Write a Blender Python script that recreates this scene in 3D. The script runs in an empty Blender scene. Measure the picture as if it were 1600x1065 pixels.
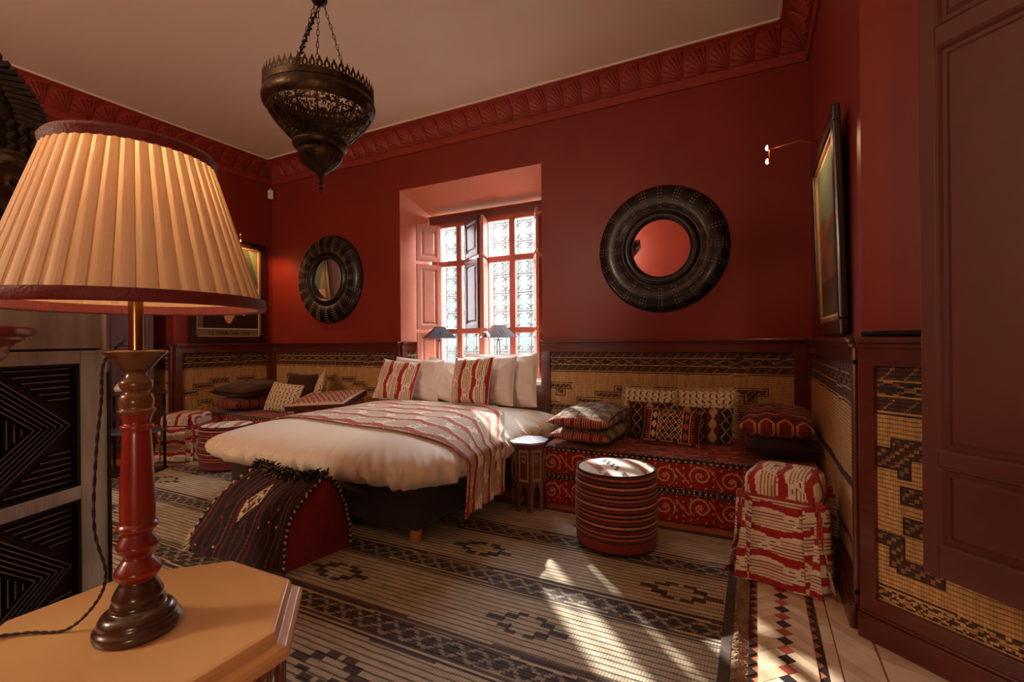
import bpy, bmesh, math, random
from mathutils import Vector, Matrix, noise
import numpy as np

# ---------------------------------------------------------------- camera, world, sun, exposure
sc = bpy.context.scene
COL = sc.collection
PI = math.pi
cam_d = bpy.data.cameras.new('camera'); cam = bpy.data.objects.new('camera', cam_d); COL.objects.link(cam)
cam_d.sensor_width = 36.0; cam_d.lens = 746.0 / 1600.0 * 36.0; cam_d.clip_start = 0.03
cam.matrix_world = (Matrix.Translation((0, 0, 1.25)) @ Matrix.Rotation(math.radians(27.0), 4, 'Z')
                    @ Matrix.Rotation(math.radians(90), 4, 'X') @ Matrix.Rotation(math.radians(-0.51), 4, 'Z'))
sc.camera = cam
sc.view_settings.view_transform = 'Standard'; sc.view_settings.look = 'None'
sc.view_settings.gamma = 1.0; sc.view_settings.use_curve_mapping = False
sc.view_settings.exposure = 0.0

wd = bpy.data.worlds.new('sky'); sc.world = wd; wd.use_nodes = True
bg = wd.node_tree.nodes['Background']
bg.inputs[0].default_value = (0.88, 0.95, 1.0, 1); bg.inputs[1].default_value = 46.0

def lamp(name, kind, energy, color, loc, **kw):
    d = bpy.data.lights.new(name, kind); d.energy = energy; d.color = color
    o = bpy.data.objects.new(name, d); COL.objects.link(o); o.location = loc
    tgt = kw.pop('target', None)
    for k, v in kw.items(): setattr(d, k, v)
    if tgt is not None:
        o.rotation_euler = (Vector(tgt) - Vector(loc)).to_track_quat('-Z', 'Y').to_euler()
    return o
def dirv(az, el): return Vector((math.sin(az) * math.cos(el), math.cos(az) * math.cos(el), -math.sin(el)))
sd = Vector((0.68, -0.735, 0)).normalized(); el = math.radians(31.2)
sund = Vector((sd.x * math.cos(el), sd.y * math.cos(el), -math.sin(el)))
sun = lamp('sun', 'SUN', 16.0, (1.0, 0.93, 0.82), (-10, 14, 8), angle=math.radians(0.8))
sun.rotation_euler = sund.to_track_quat('-Z', 'Y').to_euler()
# daylight portal at the window opening, helps the sky light come in
po = lamp('window_portal', 'AREA', 1.0, (1, 1, 1), (-2.84, 5.02, 1.8), target=(-2.84, 0, 1.8), shape='RECTANGLE', size=1.5, size_y=2.0)
po.data.cycles.is_portal = True
# added fill lights behind the camera, raising the warm ambient level
lamp('warm_fill_right', 'POINT', 70.0, (1.0, 0.72, 0.48), (1.5, -2.2, 1.2), shadow_soft_size=.25)
lamp('warm_fill_left', 'POINT', 200.0, (1.0, 0.78, 0.56), (-3.4, -1.7, 2.6), shadow_soft_size=.25)

# ---------------------------------------------------------------- material helpers
def srgb(r, g, b):
    f = lambda c: (c / 255.0 / 12.92) if c / 255.0 <= 0.04045 else ((c / 255.0 + 0.055) / 1.055) ** 2.4
    return (f(r), f(g), f(b))
def M(name, col=(0.5, 0.5, 0.5), rough=0.6, metal=0.0, attr=False, nz=None, bump=None, coat=0.0, sheen=0.0,
      stretch=None, weave=None, emis=None, spec=0.5):
    m = bpy.data.materials.new(name); m.use_nodes = True
    nt = m.node_tree; N = nt.nodes; L = nt.links; b = N['Principled BSDF']
    b.inputs['Roughness'].default_value = rough; b.inputs['Metallic'].default_value = metal
    b.inputs['Coat Weight'].default_value = coat; b.inputs['Coat Roughness'].default_value = 0.15
    b.inputs['Sheen Weight'].default_value = sheen
    b.inputs['Specular IOR Level'].default_value = spec
    tc = N.new('ShaderNodeTexCoord'); mp = N.new('ShaderNodeMapping'); L.new(tc.outputs['Object'], mp.inputs[0])
    if stretch: mp.inputs['Scale'].default_value = stretch
    src = None
    if attr:
        a = N.new('ShaderNodeAttribute'); a.attribute_name = 'Col'; src = a.outputs['Color']
    else:
        r = N.new('ShaderNodeRGB'); r.outputs[0].default_value = (*col, 1); src = r.outputs[0]
    if nz:
        t = N.new('ShaderNodeTexNoise'); t.inputs['Scale'].default_value = nz[0]; t.inputs['Detail'].default_value = 5
        L.new(mp.outputs[0], t.inputs['Vector'])
        mr = N.new('ShaderNodeMapRange'); mr.inputs[1].default_value = 0.3; mr.inputs[2].default_value = 0.7
        mr.inputs[3].default_value = 1 - nz[1]; mr.inputs[4].default_value = 1 + nz[1]
        L.new(t.outputs[0], mr.inputs[0])
        vm = N.new('ShaderNodeVectorMath'); vm.operation = 'SCALE'
        L.new(src, vm.inputs[0]); L.new(mr.outputs[0], vm.inputs['Scale']); src = vm.outputs[0]
    hsrc = None
    if weave:                    # (axis, pitch, darkness, tick pitch): dark weft lines and fine reeds
        sx = N.new('ShaderNodeSeparateXYZ'); L.new(tc.outputs['Object'], sx.inputs[0])
        def lines(ax, pitch, lo, wob):
            nn = N.new('ShaderNodeTexNoise'); nn.inputs['Scale'].default_value = 6; L.new(tc.outputs['Object'], nn.inputs['Vector'])
            m1 = N.new('ShaderNodeMath'); m1.operation = 'MULTIPLY_ADD'; L.new(nn.outputs[0], m1.inputs[0])
            m1.inputs[1].default_value = wob; L.new(sx.outputs[ax], m1.inputs[2])
            m2 = N.new('ShaderNodeMath'); m2.operation = 'MULTIPLY'; L.new(m1.outputs[0], m2.inputs[0]); m2.inputs[1].default_value = 1 / pitch
            m3 = N.new('ShaderNodeMath'); m3.operation = 'PINGPONG'; L.new(m2.outputs[0], m3.inputs[0]); m3.inputs[1].default_value = 0.5
            r = N.new('ShaderNodeMapRange'); L.new(m3.outputs[0], r.inputs[0])
            r.inputs[1].default_value = 0.06; r.inputs[2].default_value = 0.17; r.inputs[3].default_value = lo; r.inputs[4].default_value = 1
            return r.outputs[0]
        la = lines(weave[0], weave[1], weave[2], 0.012); lb = lines(weave[3], weave[4], weave[5], 0.004)
        mm = N.new('ShaderNodeMath'); mm.operation = 'MULTIPLY'; L.new(la, mm.inputs[0]); L.new(lb, mm.inputs[1])
        vm = N.new('ShaderNodeVectorMath'); vm.operation = 'SCALE'
        L.new(src, vm.inputs[0]); L.new(mm.outputs[0], vm.inputs['Scale']); src = vm.outputs[0]
        hsrc = mm.outputs[0]
    L.new(src, b.inputs['Base Color'])
    if bump:
        bp = N.new('ShaderNodeBump'); bp.inputs['Strength'].default_value = bump[1]; bp.inputs['Distance'].default_value = 0.01
        if hsrc is None:
            t = N.new('ShaderNodeTexNoise'); t.inputs['Scale'].default_value = bump[0]; t.inputs['Detail'].default_value = 4
            L.new(mp.outputs[0], t.inputs['Vector']); hsrc = t.outputs[0]
        L.new(hsrc, bp.inputs['Height']); L.new(bp.outputs[0], b.inputs['Normal'])
    if emis:
        b.inputs['Emission Color'].default_value = (*emis[0], 1); b.inputs['Emission Strength'].default_value = emis[1]
    return m

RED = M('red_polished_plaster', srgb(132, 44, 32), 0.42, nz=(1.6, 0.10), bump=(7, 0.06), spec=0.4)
NICHE = M('red_plaster_daylit', srgb(208, 130, 100), 0.5, nz=(2.0, 0.06), bump=(9, 0.05))  # same red plaster as the walls, window daylight painted into a paler colour
CORN = M('red_painted_cornice', srgb(150, 52, 38), 0.55, nz=(9, 0.12), bump=(30, 0.1))
CEIL = M('cream_ceiling', srgb(232, 220, 200), 0.85, nz=(1.2, 0.03))
WOOD = M('mahogany_trim', srgb(92, 36, 25), 0.28, nz=(6, 0.25), bump=(60, 0.04), stretch=(1, 1, 6), coat=0.3)
WOODP = M('pinkish_painted_wood', srgb(196, 128, 108), 0.45, nz=(12, 0.06))
SHUT = M('mauve_brown_painted_shutter', srgb(98, 50, 42), 0.42, nz=(14, 0.07), bump=(50, 0.05))
DARKW = M('dark_brown_wood', srgb(50, 30, 22), 0.35, nz=(10, 0.3), bump=(50, 0.1))
BLACKM = M('black_iron', srgb(34, 28, 26), 0.4, metal=0.7, nz=(20, 0.3))
IRONL = M('grey_painted_iron', srgb(58, 54, 44), 0.6, nz=(20, 0.2))
STRAW = M('reed_mat', rough=0.75, attr=True, nz=(14, 0.22), bump=(1, 0.5), weave=(2, 0.0175, 0.35, 0, 0.009, 0.75), stretch=(3, 3, .4))
STRAWY = M('reed_mat_side', rough=0.75, attr=True, nz=(14, 0.22), bump=(1, 0.5), weave=(2, 0.0175, 0.35, 1, 0.009, 0.75), stretch=(3, 3, .4))
RUGM = M('reed_floor_mat', rough=0.8, attr=True, nz=(16, 0.25), bump=(1, 0.6), weave=(1, 0.033, 0.30, 0, 0.012, 0.72), stretch=(.4, 3, 1))
FAB = M('printed_fabric', rough=0.9, attr=True, nz=(60, 0.12), bump=(300, 0.15), sheen=0.1)
FABD = M('woven_kilim_fabric', rough=0.95, attr=True, nz=(90, 0.3), bump=(180, 0.5), sheen=0.1)
LINEN = M('white_cotton', srgb(236, 228, 220), 0.85, nz=(4, 0.03), bump=(10, 0.12), sheen=0.2)
GOLDL = M('champagne_satin_duvet', srgb(232, 212, 188), 0.62, nz=(3, 0.04), bump=(9, 0.1), sheen=0.3)
GLASS = bpy.data.materials.new('window_glass'); GLASS.use_nodes = True
_n = GLASS.node_tree; _n.nodes.remove(_n.nodes['Principled BSDF'])
_t = _n.nodes.new('ShaderNodeBsdfTransparent'); _g = _n.nodes.new('ShaderNodeBsdfGlossy'); _m = _n.nodes.new('ShaderNodeMixShader')
_g.inputs['Roughness'].default_value = 0.02; _m.inputs[0].default_value = 0.06
_n.links.new(_t.outputs[0], _m.inputs[1]); _n.links.new(_g.outputs[0], _m.inputs[2])
_n.links.new(_m.outputs[0], _n.nodes['Material Output'].inputs[0])

# ---------------------------------------------------------------- mesh helpers
class MB:
    def __init__(s): s.v = []; s.f = []; s.m = []; s.c = []
    def add(s, vs, fs, m=0, c=None):
        k = len(s.v); s.v += [tuple(p) for p in vs]
        for i, f in enumerate(fs):
            s.f.append(tuple(k + q for q in f)); s.m.append(m)
            s.c.append(c[i] if isinstance(c, list) else (c or (1, 1, 1)))
        return s
    def box(s, x0, x1, y0, y1, z0, z1, m=0, T=None, c=None):
        vs = [Vector((x, y, z)) for z in (z0, z1) for (x, y) in ((x0, y0), (x1, y0), (x1, y1), (x0, y1))]
        if T: vs = [T @ q for q in vs]
        return s.add(vs, [(3, 2, 1, 0), (4, 5, 6, 7), (0, 1, 5, 4), (1, 2, 6, 5), (2, 3, 7, 6), (3, 0, 4, 7)], m, c)
    def prism(s, poly, z0, z1, m=0, T=None, c=None):
        n = len(poly); vs = [Vector((x, y, z0)) for x, y in poly] + [Vector((x, y, z1)) for x, y in poly]
        if T: vs = [T @ q for q in vs]
        return s.add(vs, [tuple(range(n))[::-1], tuple(range(n, 2 * n))] + [(i, (i + 1) % n, n + (i + 1) % n, n + i) for i in range(n)], m, c)
    def lathe(s, prof, n=32, cx=0, cy=0, m=0, T=None, ph=0, caps=True):
        vs = []
        for r, z in prof:
            for i in range(n):
                a = ph + 2 * PI * i / n; vs.append(Vector((cx + r * math.cos(a), cy + r * math.sin(a), z)))
        if T: vs = [T @ q for q in vs]
        fs = [(j * n + i, j * n + (i + 1) % n, (j + 1) * n + (i + 1) % n, (j + 1) * n + i) for j in range(len(prof) - 1) for i in range(n)]
        if caps: fs += [tuple(range(n))[::-1], tuple((len(prof) - 1) * n + i for i in range(n))]
        return s.add(vs, fs, m)
    def tube(s, pts, r, n=8, m=0, closed=False, c=None):
        pts = [Vector(p) for p in pts]; N = len(pts); vs = []; up = None
        for i, p in enumerate(pts):
            if closed: t = pts[(i + 1) % N] - pts[i - 1]
            else: t = pts[min(i + 1, N - 1)] - pts[max(i - 1, 0)]
            t.normalize()
            if up is None: up = t.orthogonal().normalized()
            up = (up - t * up.dot(t))
            up = up.normalized() if up.length > 1e-6 else t.orthogonal().normalized()
            sd = t.cross(up); rr = r[i] if isinstance(r, (list, tuple)) else r
            for k in range(n):
                a = 2 * PI * k / n; vs.append(p + (up * math.cos(a) + sd * math.sin(a)) * rr)
        fs = [(j * n + k, j * n + (k + 1) % n, ((j + 1) % N) * n + (k + 1) % n, ((j + 1) % N) * n + k)
              for j in range(N if closed else N - 1) for k in range(n)]
        if not closed: fs += [tuple(range(n))[::-1], tuple((N - 1) * n + k for k in range(n))]
        return s.add(vs, fs, m, c)
    def grid(s, fn, nu, nv, col=None, m=0, wrap=False):
        vs = [fn(i / nu, j / nv) for j in range(nv + 1) for i in range(nu + 1)]
        fs = [(j * (nu + 1) + i, j * (nu + 1) + i + 1, (j + 1) * (nu + 1) + i + 1, (j + 1) * (nu + 1) + i) for j in range(nv) for i in range(nu)]
        c = [col((i + .5) / nu, (j + .5) / nv) for j in range(nv) for i in range(nu)] if col else None
        return s.add(vs, fs, m, c)
    def build(s, name, mats, parent=None, smooth=False, bev=0, solid=0, seg=2, kind=None, fix=False, T=None):
        me = bpy.data.meshes.new(name); me.from_pydata(s.v, [], s.f)
        if not isinstance(mats, (list, tuple)): mats = [mats]
        for q in mats: me.materials.append(q)
        me.polygons.foreach_set('material_index', s.m)
        if any(q is not None and 'Col' in [n.attribute_name for n in q.node_tree.nodes if n.type == 'ATTRIBUTE'] for q in mats):
            a = me.color_attributes.new('Col', 'FLOAT_COLOR', 'CORNER')
            buf = []
            for f, c in zip(s.f, s.c): buf += [c[0], c[1], c[2], 1.0] * len(f)
            a.data.foreach_set('color', buf)
        if smooth:
            me.polygons.foreach_set('use_smooth', [True] * len(s.f))
        if fix:
            b = bmesh.new(); b.from_mesh(me); bmesh.ops.recalc_face_normals(b, faces=b.faces); b.to_mesh(me); b.free()
        me.update()
        if smooth == 'auto':
            me.set_sharp_from_angle(angle=math.radians(38))
        o = bpy.data.objects.new(name, me); COL.objects.link(o)
        if parent is not None: o.parent = parent
        if T is not None: o.matrix_local = T
        if bev:
            md = o.modifiers.new('bevel', 'BEVEL'); md.width = bev; md.segments = seg; md.limit_method = 'ANGLE'
        if solid:
            md = o.modifiers.new('solid', 'SOLIDIFY'); md.thickness = solid; md.offset = 0
        if kind: o['kind'] = kind
        return o
def thing(name, label, cat, loc=(0, 0, 0), rz=0, group=None):
    o = bpy.data.objects.new(name, None); COL.objects.link(o); o.empty_display_size = .1
    o.location = loc; o.rotation_euler = (0, 0, rz); o['label'] = label; o['category'] = cat
    if group: o['group'] = group
    return o
def tag(o, label, cat, group=None, kind=None):
    o['label'] = label; o['category'] = cat
    if group: o['group'] = group
    if kind: o['kind'] = kind
    return o
def struct(o): o['kind'] = 'structure'; return o
def structE(name):
    o = bpy.data.objects.new(name, None); COL.objects.link(o); o['kind'] = 'structure'; o.empty_display_size = .1; return o
def Tm(loc, rx=0, ry=0, rz=0):
    return Matrix.Translation(loc) @ Matrix.Rotation(rz, 4, 'Z') @ Matrix.Rotation(ry, 4, 'Y') @ Matrix.Rotation(rx, 4, 'X')
def dup(o, loc=None, rz=None, label=None, group=None, parent=None):
    c = o.copy(); COL.objects.link(c)
    if parent is not None: c.parent = parent
    if loc: c.location = loc
    if rz is not None: c.rotation_euler = (0, 0, rz)
    if label: c['label'] = label
    if group: c['group'] = group
    for ch in list(o.children): dup(ch, parent=c)
    return c
def wallT(p0, p1):
    """local frame: x along p0->p1, y out of the wall into the room (left of direction), z up"""
    d = Vector((p1[0] - p0[0], p1[1] - p0[1], 0)); L = d.length; d.normalize()
    n = Vector((-d.y, d.x, 0))
    m = Matrix.Identity(4)
    m.col[0][:3] = d; m.col[1][:3] = n; m.col[2][:3] = (0, 0, 1); m.col[3][:3] = (p0[0], p0[1], 0)
    return m, L
# ---------------------------------------------------------------- room shell
ZC = 3.755
XL, XR, YB = -6.1, 0.405, 4.5
fl = struct(MB().box(-8, 4.2, -3.2, 4.62, -0.12, 0).build('floor', M('terracotta_floor', srgb(170, 100, 66), 0.5, nz=(5, 0.15), bump=(20, 0.08))))
struct(MB().box(-8, 4.2, -3.2, 4.62, ZC, ZC + .1).build('ceiling', CEIL))
# back wall with the splayed window opening
mb = MB()
def ring(a, b, c, d, y): return [(a, y, c), (b, y, c), (b, y, d), (a, y, d)]
fo = ring(-6.4, 0.9, -.1, ZC, 4.5); fi = ring(-3.79, -1.94, 0.80, 3.065, 4.5)
bi = ring(-3.62, -2.06, 0.80, 2.80, 5.02); bo = ring(-6.4, 0.9, -.1, ZC, 5.02)
vs = fo + fi + bi + bo
fs = []; ms = []
for i in range(4):
    j = (i + 1) % 4
    fs.append((i, j, 4 + j, 4 + i)); fs.append((8 + i, 8 + j, 12 + j, 12 + i)); fs.append((12 + i, 12 + j, j, i))
mb.add(vs, fs, 0)
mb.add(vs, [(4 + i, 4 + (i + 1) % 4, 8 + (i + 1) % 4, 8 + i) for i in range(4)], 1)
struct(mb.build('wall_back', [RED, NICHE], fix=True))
# left wall with a recess further towards the camera
mb = MB().box(-6.6, XL, 3.2, 4.5, -.1, ZC).box(-6.6, XL, -3.0, 1.9, -.1, ZC).box(-6.6, XL, 1.9, 3.2, 2.95, ZC).box(-6.75, -6.6, 1.8, 3.3, -.1, 3.1)
struct(mb.build('wall_left', RED))
struct(MB().prism([(XR, 2.48), (XR, 4.5), (.9, 4.5), (4.2, -.15), (3.8, -.16)], -.1, ZC).build('wall_right', RED))
struct(MB().box(3.8, 4.0, -3.0, -.12, -.1, ZC).build('wall_far_right', RED))
struct(MB().box(-6.6, 4.0, -3.2, -3.0, -.1, ZC).build('wall_front', RED))

# ---- mat pattern
S1 = srgb(205, 160, 100); S2 = srgb(78, 48, 38); S3 = srgb(58, 38, 36)
def jit(c, a): k = 1 + random.uniform(-a, a); return (c[0] * k, c[1] * k, c[2] * k)
def zig(x, z, p, h): return abs((x / p) % 1 - .5) * 2 * h - (z % h)
def matcol(cx, low=False):
    LG = (S1[0] * .55, S1[1] * .5, S1[2] * .5)
    def f(x, z):
        # patterned head bands
        if z > 1.085: return LG if abs(((x / .08) % 1 - .5) * .09 + z - 1.108) < .005 else S2
        if z > 1.070: return S1 if int((1.085 - z) / .0075) % 2 == 0 else S2
        if z > 1.015:
            d = abs(abs((x / .15) % 1 - .5) * 2 * .03 - abs(z - 1.042))
            return LG if d < .005 else S3
        if z > .998: return S1 if int((1.015 - z) / .0085) % 2 == 0 else S2
        if z > .957: return LG if abs(((x / .08) % 1 - .5) * .08 + z - .977) < .005 else S2
        if z > .947: return S1
        if z > .939: return S2
        if low == 'plain':
            if .56 < z < .60 or .30 < z < .33: return S2
            if z < .22: return S2
            return S1
        if low == 'diag':
            if z < .235:
                d = abs(abs((x / .10) % 1 - .5) * 2 * .02 - abs(z - .207))
                return S1 if d < .005 or z < .185 or (int(x / .009) + int(z / .009)) % 4 == 0 else S2
            if .243 < z < .249: return S2
            u = (4.24 - x) % .62                    # distance from the corner post
            k = 0
            def bx(a0, a1, z0, z1):
                if a0 < u < a1 and z0 < z < z1: return 2
                if a0 - .008 < u < a1 + .008 and z0 - .008 < z < z1 + .008: return 1
                return 0
            k = max(bx(-.1, .09, .73, .80), bx(.06, .30, .78, .84), bx(.08, .115, .70, .80), bx(.09, .26, .60, .655), bx(.10, .24, .48, .535),
                    bx(-.1, .07, .42, .455), bx(.05, .09, .34, .455), bx(.07, .22, .32, .365), bx(.36, .5, .70, .76), bx(.42, .56, .40, .45))
            return S1 if k == 0 else (S3 if k == 1 else (S2 if (int(x / .016) + int(z / .016)) % 3 else LG))
        u = ((x - cx) / 1.70 + .5) % 1 * 1.70 - .85; a = abs(u)
        k = 0
        def bar(x0, x1, z0, z1):
            if x0 < a < x1 and z0 < z < z1: return 3
            if x0 - .010 < a < x1 + .010 and z0 - .010 < z < z1 + .010: return 1
            if x0 - .018 < a < x1 + .018 and z0 - .018 < z < z1 + .018: return 2
            return 0
        for i in range(5):
            k = max(k, bar(.07 + .19 * i, .29 + .19 * i, .768 - .062 * i, .802 - .062 * i))
        t = .85 - a; a0 = a; a = t
        k = max(k, bar(-.1, .115, .785, .82)); k = max(k, bar(-.1, .03, .72, .80))
        a = a0
        k = max(k, bar(.28, .42, .515, .54))
        if k == 3: return S2 if (int(x / .017) + int(z / .017)) % 3 else LG
        if k == 2: return S3
        return S1
    return f
def wain(name, p0, p1, posts, low=False, cx=0, cell=.0085, mat=STRAW, base=True, e0=0, e1=0, endcap=False):
    """panelled dado with reed mat panels; posts = list of (x0, x1) along the wall"""
    T, L = wallT(p0, p1)
    r = structE(name); r.matrix_world = T
    a, b = -e0, L + e1
    MB().box(a, b, 0, .062, 1.228, 1.252).box(a, b, 0, .05, 1.208, 1.228).build('rail_cap', WOOD, r, bev=.006)
    MB().box(a, b, 0, .036, 1.135, 1.21).build('rail', WOOD, r, bev=.003)
    MB().box(a, b, 0, .052, 0, .105).box(a, b, 0, .044, .105, .118).build('baseboard', WOOD, r, bev=.004)
    MB().box(a, b, 0, .036, .105, .178).build('bottom_rail', WOOD, r, bev=.003)
    for (x0, x1) in posts:
        MB().box(x0, x1, 0, .037, .15, 1.16).build('post', WOOD, r, bev=.004)
    for i in range(len(posts) - 1):
        x0 = posts[i][1]; x1 = posts[i + 1][0]
        f = matcol(cx, low); nu = max(2, int((x1 - x0) / cell)); nv = int(.96 / cell)
        z0, z1 = .175, 1.137
        g = MB().grid(lambda u, v: (x0 + (x1 - x0) * u, .016 + .002 * math.sin(u * 31) * math.sin(v * 9), z0 + (z1 - z0) * v), nu, nv,
                      lambda u, v: jit(f(x0 + (x1 - x0) * u, z0 + (z1 - z0) * v + .006 * noise.noise(Vector((x0 + u * (x1 - x0), 0, 3)) * 3)), .12))
        g.build('reed_mat', mat, r, fix=False)
    return r
# wall directions run with the room on the left hand
wain('trim_1', (XR - .03, YB), (-1.945, YB), [(0, .10), (2.225, 2.32)], cx=XR - .03 + .89, e0=.03)
wain('trim_2', (-3.785, YB), (XL, YB), [(0, .08), (2.22, 2.315)], cx=1.03)
wain('trim_3', (XL, YB), (XL, 3.2), [(0, .12), (1.22, 1.30)], cx=.6)
wain('trim_4', (XR, 2.48), (XR, YB), [(0, .03), (1.93, 2.02)], cx=.9, low='plain')
wain('trim_5', (3.8, -.16), (XR, 2.48), [(0, .1), (1.0, 1.1), (2.0, 2.1), (4.24, 4.30)], cx=3.35, low='diag', cell=.008)
wain('trim_6', (-6.6, 3.2), (-6.6, 1.9), [(0, .1), (1.2, 1.3)], cx=.6, cell=.02)
wain('trim_7', (-6.1, 3.2), (-6.6, 3.2), [(0, .06), (.44, .5)], cx=.2, cell=.02)
# dado inside the window splay and ledge under the window
wain('trim_8', (-3.68, 4.79), (-3.79, 4.5), [(0, .05), (.24, .31)], cx=.2, cell=.02)
lg = structE('trim_9')
MB().box(-3.79, -1.94, 4.46, 5.0, .795, .835).build('window_ledge', M('pale_painted_ledge', srgb(226, 196, 176), .4), lg, bev=.006)
MB().box(-3.79, -1.94, 4.475, 4.5, .74, .795).box(-3.79, -3.70, 4.475, 4.5, 0, .74).box(-2.02, -1.94, 4.475, 4.5, 0, .74).build('ledge_frame', WOOD, lg, bev=.003)
f8 = matcol(.3)
MB().grid(lambda u, v: (-3.70 + 1.68 * u, 4.485, v * .74), 84, 37, lambda u, v: jit(S2 if int(v * 37) % 9 == 0 else S1, .15)).build('reed_mat', STRAW, lg)

# ---- cornice with scallop shells
def cove(a): return .03 + .165 * (1 - math.cos(a)), 3.535 + .205 * math.sin(a)
shell_me = None
def shell_mesh():
    """one fan: ribs radiating from the lower corner, laid on the cove"""
    mb = MB(); Rs, Rq = .183, 1.30
    nr = 5; na = 70
    def fn(u, v):
        th = PI * .5 * u; r = .06 + .94 * v
        s = Rs * r * math.cos(th); q = .06 + (Rq) * r * math.sin(th)
        q = min(q, PI / 2)
        y, z = cove(q)
        ribs = 7.0; fr = (u * ribs) % 1
        h = .003 + (.017 - .007 * fr if .16 < fr < .94 else .001) * min(1, v * 4)
        ny, nz = math.cos(q), -math.sin(q)
        return (s, y + h * ny, z + h * nz)
    mb.grid(fn, na, nr)
    # rim skirt back to the cove
    def fs(u, v):
        p = fn(u, 1); th = PI * .5 * u
        q = min(.06 + Rq * math.sin(th), PI / 2); y, z = cove(q)
        return (p[0] + .001 * v, p[1] + (y - p[1]) * v, p[2] + (z - p[2]) * v)
    mb.grid(fs, na, 1)
    return mb
def cornice(name, p0, p1, nsh):
    global shell_me
    T, L = wallT(p0, p1); r = structE(name); r.matrix_world = T
    prof = [(0, 3.475), (.02, 3.475), (.034, 3.49), (.034, 3.515), (.028, 3.52), (.028, 3.535)]
    prof += [cove(PI / 2 * i / 12) for i in range(13)] + [(.205, 3.742), (.205, ZC), (0, ZC)]
    mb = MB(); n = len(prof)
    mb.add([(0, y, z) for y, z in prof] + [(L, y, z) for y, z in prof], [(i, i + 1, n + i + 1, n + i) for i in range(n - 1)])
    mb.build('cove_moulding', CORN, r, fix=True)
    MB().box(0.2, L - .2, .205, .222, 3.742, ZC).build('ceiling_bead', CEIL, r)
    if shell_me is None:
        o = shell_mesh().build('shell', CORN, r, smooth='auto'); shell_me = o.data
        o.location = (.02, 0, 0)
        rng = range(1, nsh)
    else: rng = range(nsh)
    for i in rng:
        o = bpy.data.objects.new('shell', shell_me); COL.objects.link(o); o.parent = r; o.location = (.02 + .187 * i, 0, 0)
cornice('trim_10', (XR, YB), (XL, YB), 34)
cornice('trim_11', (XL, YB), (XL, -1.0), 26)
cornice('trim_12', (XR, 2.3), (XR, YB), 11)

# ---------------------------------------------------------------- zellige floor strip on the right
TC = M('cream_marble_tile', srgb(222, 200, 170), 0.35, nz=(9, 0.12), spec=.5)
TCB = M('cream_marble_tile_tinted', srgb(206, 178, 148), 0.35, nz=(9, 0.15))
TB = M('black_glazed_tile', srgb(44, 42, 44), 0.25, nz=(9, 0.1)); TR = M('red_clay_tile', srgb(172, 78, 62), 0.35, nz=(9, 0.15))
def tile(poly, mat, h=.006):
    if len(poly) < 3: return
    cx = sum(p[0] for p in poly) / len(poly); cy = sum(p[1] for p in poly) / len(poly)
    k = .975
    q = [(cx + (x - cx) * k, cy + (y - cy) * k) for x, y in poly]
    MB().prism(q, -.001, h + random.uniform(-.001, .001)).build('tile', mat, fl)
def clip(poly, x0, x1, y0=-9, y1=9):
    def cut(P, ax, val, keep):
        out = []
        for i in range(len(P)):
            a, b = P[i - 1], P[i]; ia = (a[ax] - val) * keep >= 0; ib = (b[ax] - val) * keep >= 0
            if ia != ib:
                t = (val - a[ax]) / (b[ax] - a[ax]); out.append((a[0] + (b[0] - a[0]) * t, a[1] + (b[1] - a[1]) * t))
            if ib: out.append(b)
        return out
    for ax, val, kp in ((0, x0, 1), (0, x1, -1), (1, y0, 1), (1, y1, -1)):
        poly = cut(poly, ax, val, kp)
        if not poly: return []
    return poly
xa, xm, xb = -.035, .10, .232; p = .068
# chevron: diamonds down the middle, cream strips either side, black triangles on both borders
dd = .032                      # half diagonal of the small squares
pit = .064
for i in range(32):
    y = 1.30 + pit * i
    tile([(xm - dd, y), (xm, y - dd), (xm + dd, y), (xm, y + dd)], TB if i % 2 else TR)
    L_ = [(xm, y - dd), (xm - dd, y), (xm - dd - .15, y - .15), (xm - .15, y - dd - .15)]
    L_ = clip(L_, xa + .033, 9); tile(L_, TC if i % 3 else TCB)
    R_ = [(xm, y - dd), (xm + dd, y), (xm + dd + .15, y - .15), (xm + .15, y - dd - .15)]
    R_ = clip(R_, -9, xb - .03); tile(R_, TCB if i % 2 else TC)
    ty = y - .10
    tile([(xa, ty - .005), (xa + .033, ty + .027), (xa, ty + .059)], TB)
    tile([(xb, ty - .005), (xb - .03, ty + .027), (xb, ty + .059)], TB)
for i in range(15):
    y = 1.30 + .145 * i
    tile([(xb + .003, y), (xb + .045, y), (xb + .045, y + .143), (xb + .003, y + .143)], TC if i % 2 else TCB)
for i in range(34):
    y = 1.2 + .072 * i
    q = clip([(.281, y + .12), (.281, y + .19), (.43, y + .04), (.43, y - .03)], .28, .418, 1.2, 3.4); tile(q, TC if i % 4 else TCB)
for i in range(12):
    y = .9 + .2 * i
    q = clip([(.422, y), (.72, y - .12), (.72, y + .076), (.422, y + .196)], .42, .72); 
    tile(q, TCB if i % 2 else TC)
for i in range(10):
    for k in range(3):
        x = .724 + .2 * k; y = .5 + .2 * i
        if y > 2.2 - .78 * (x - .4): continue
        tile([(x, y), (x + .196, y), (x + .196, y + .196), (x, y + .196)], TCB if (i + k) % 2 else TC)
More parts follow.
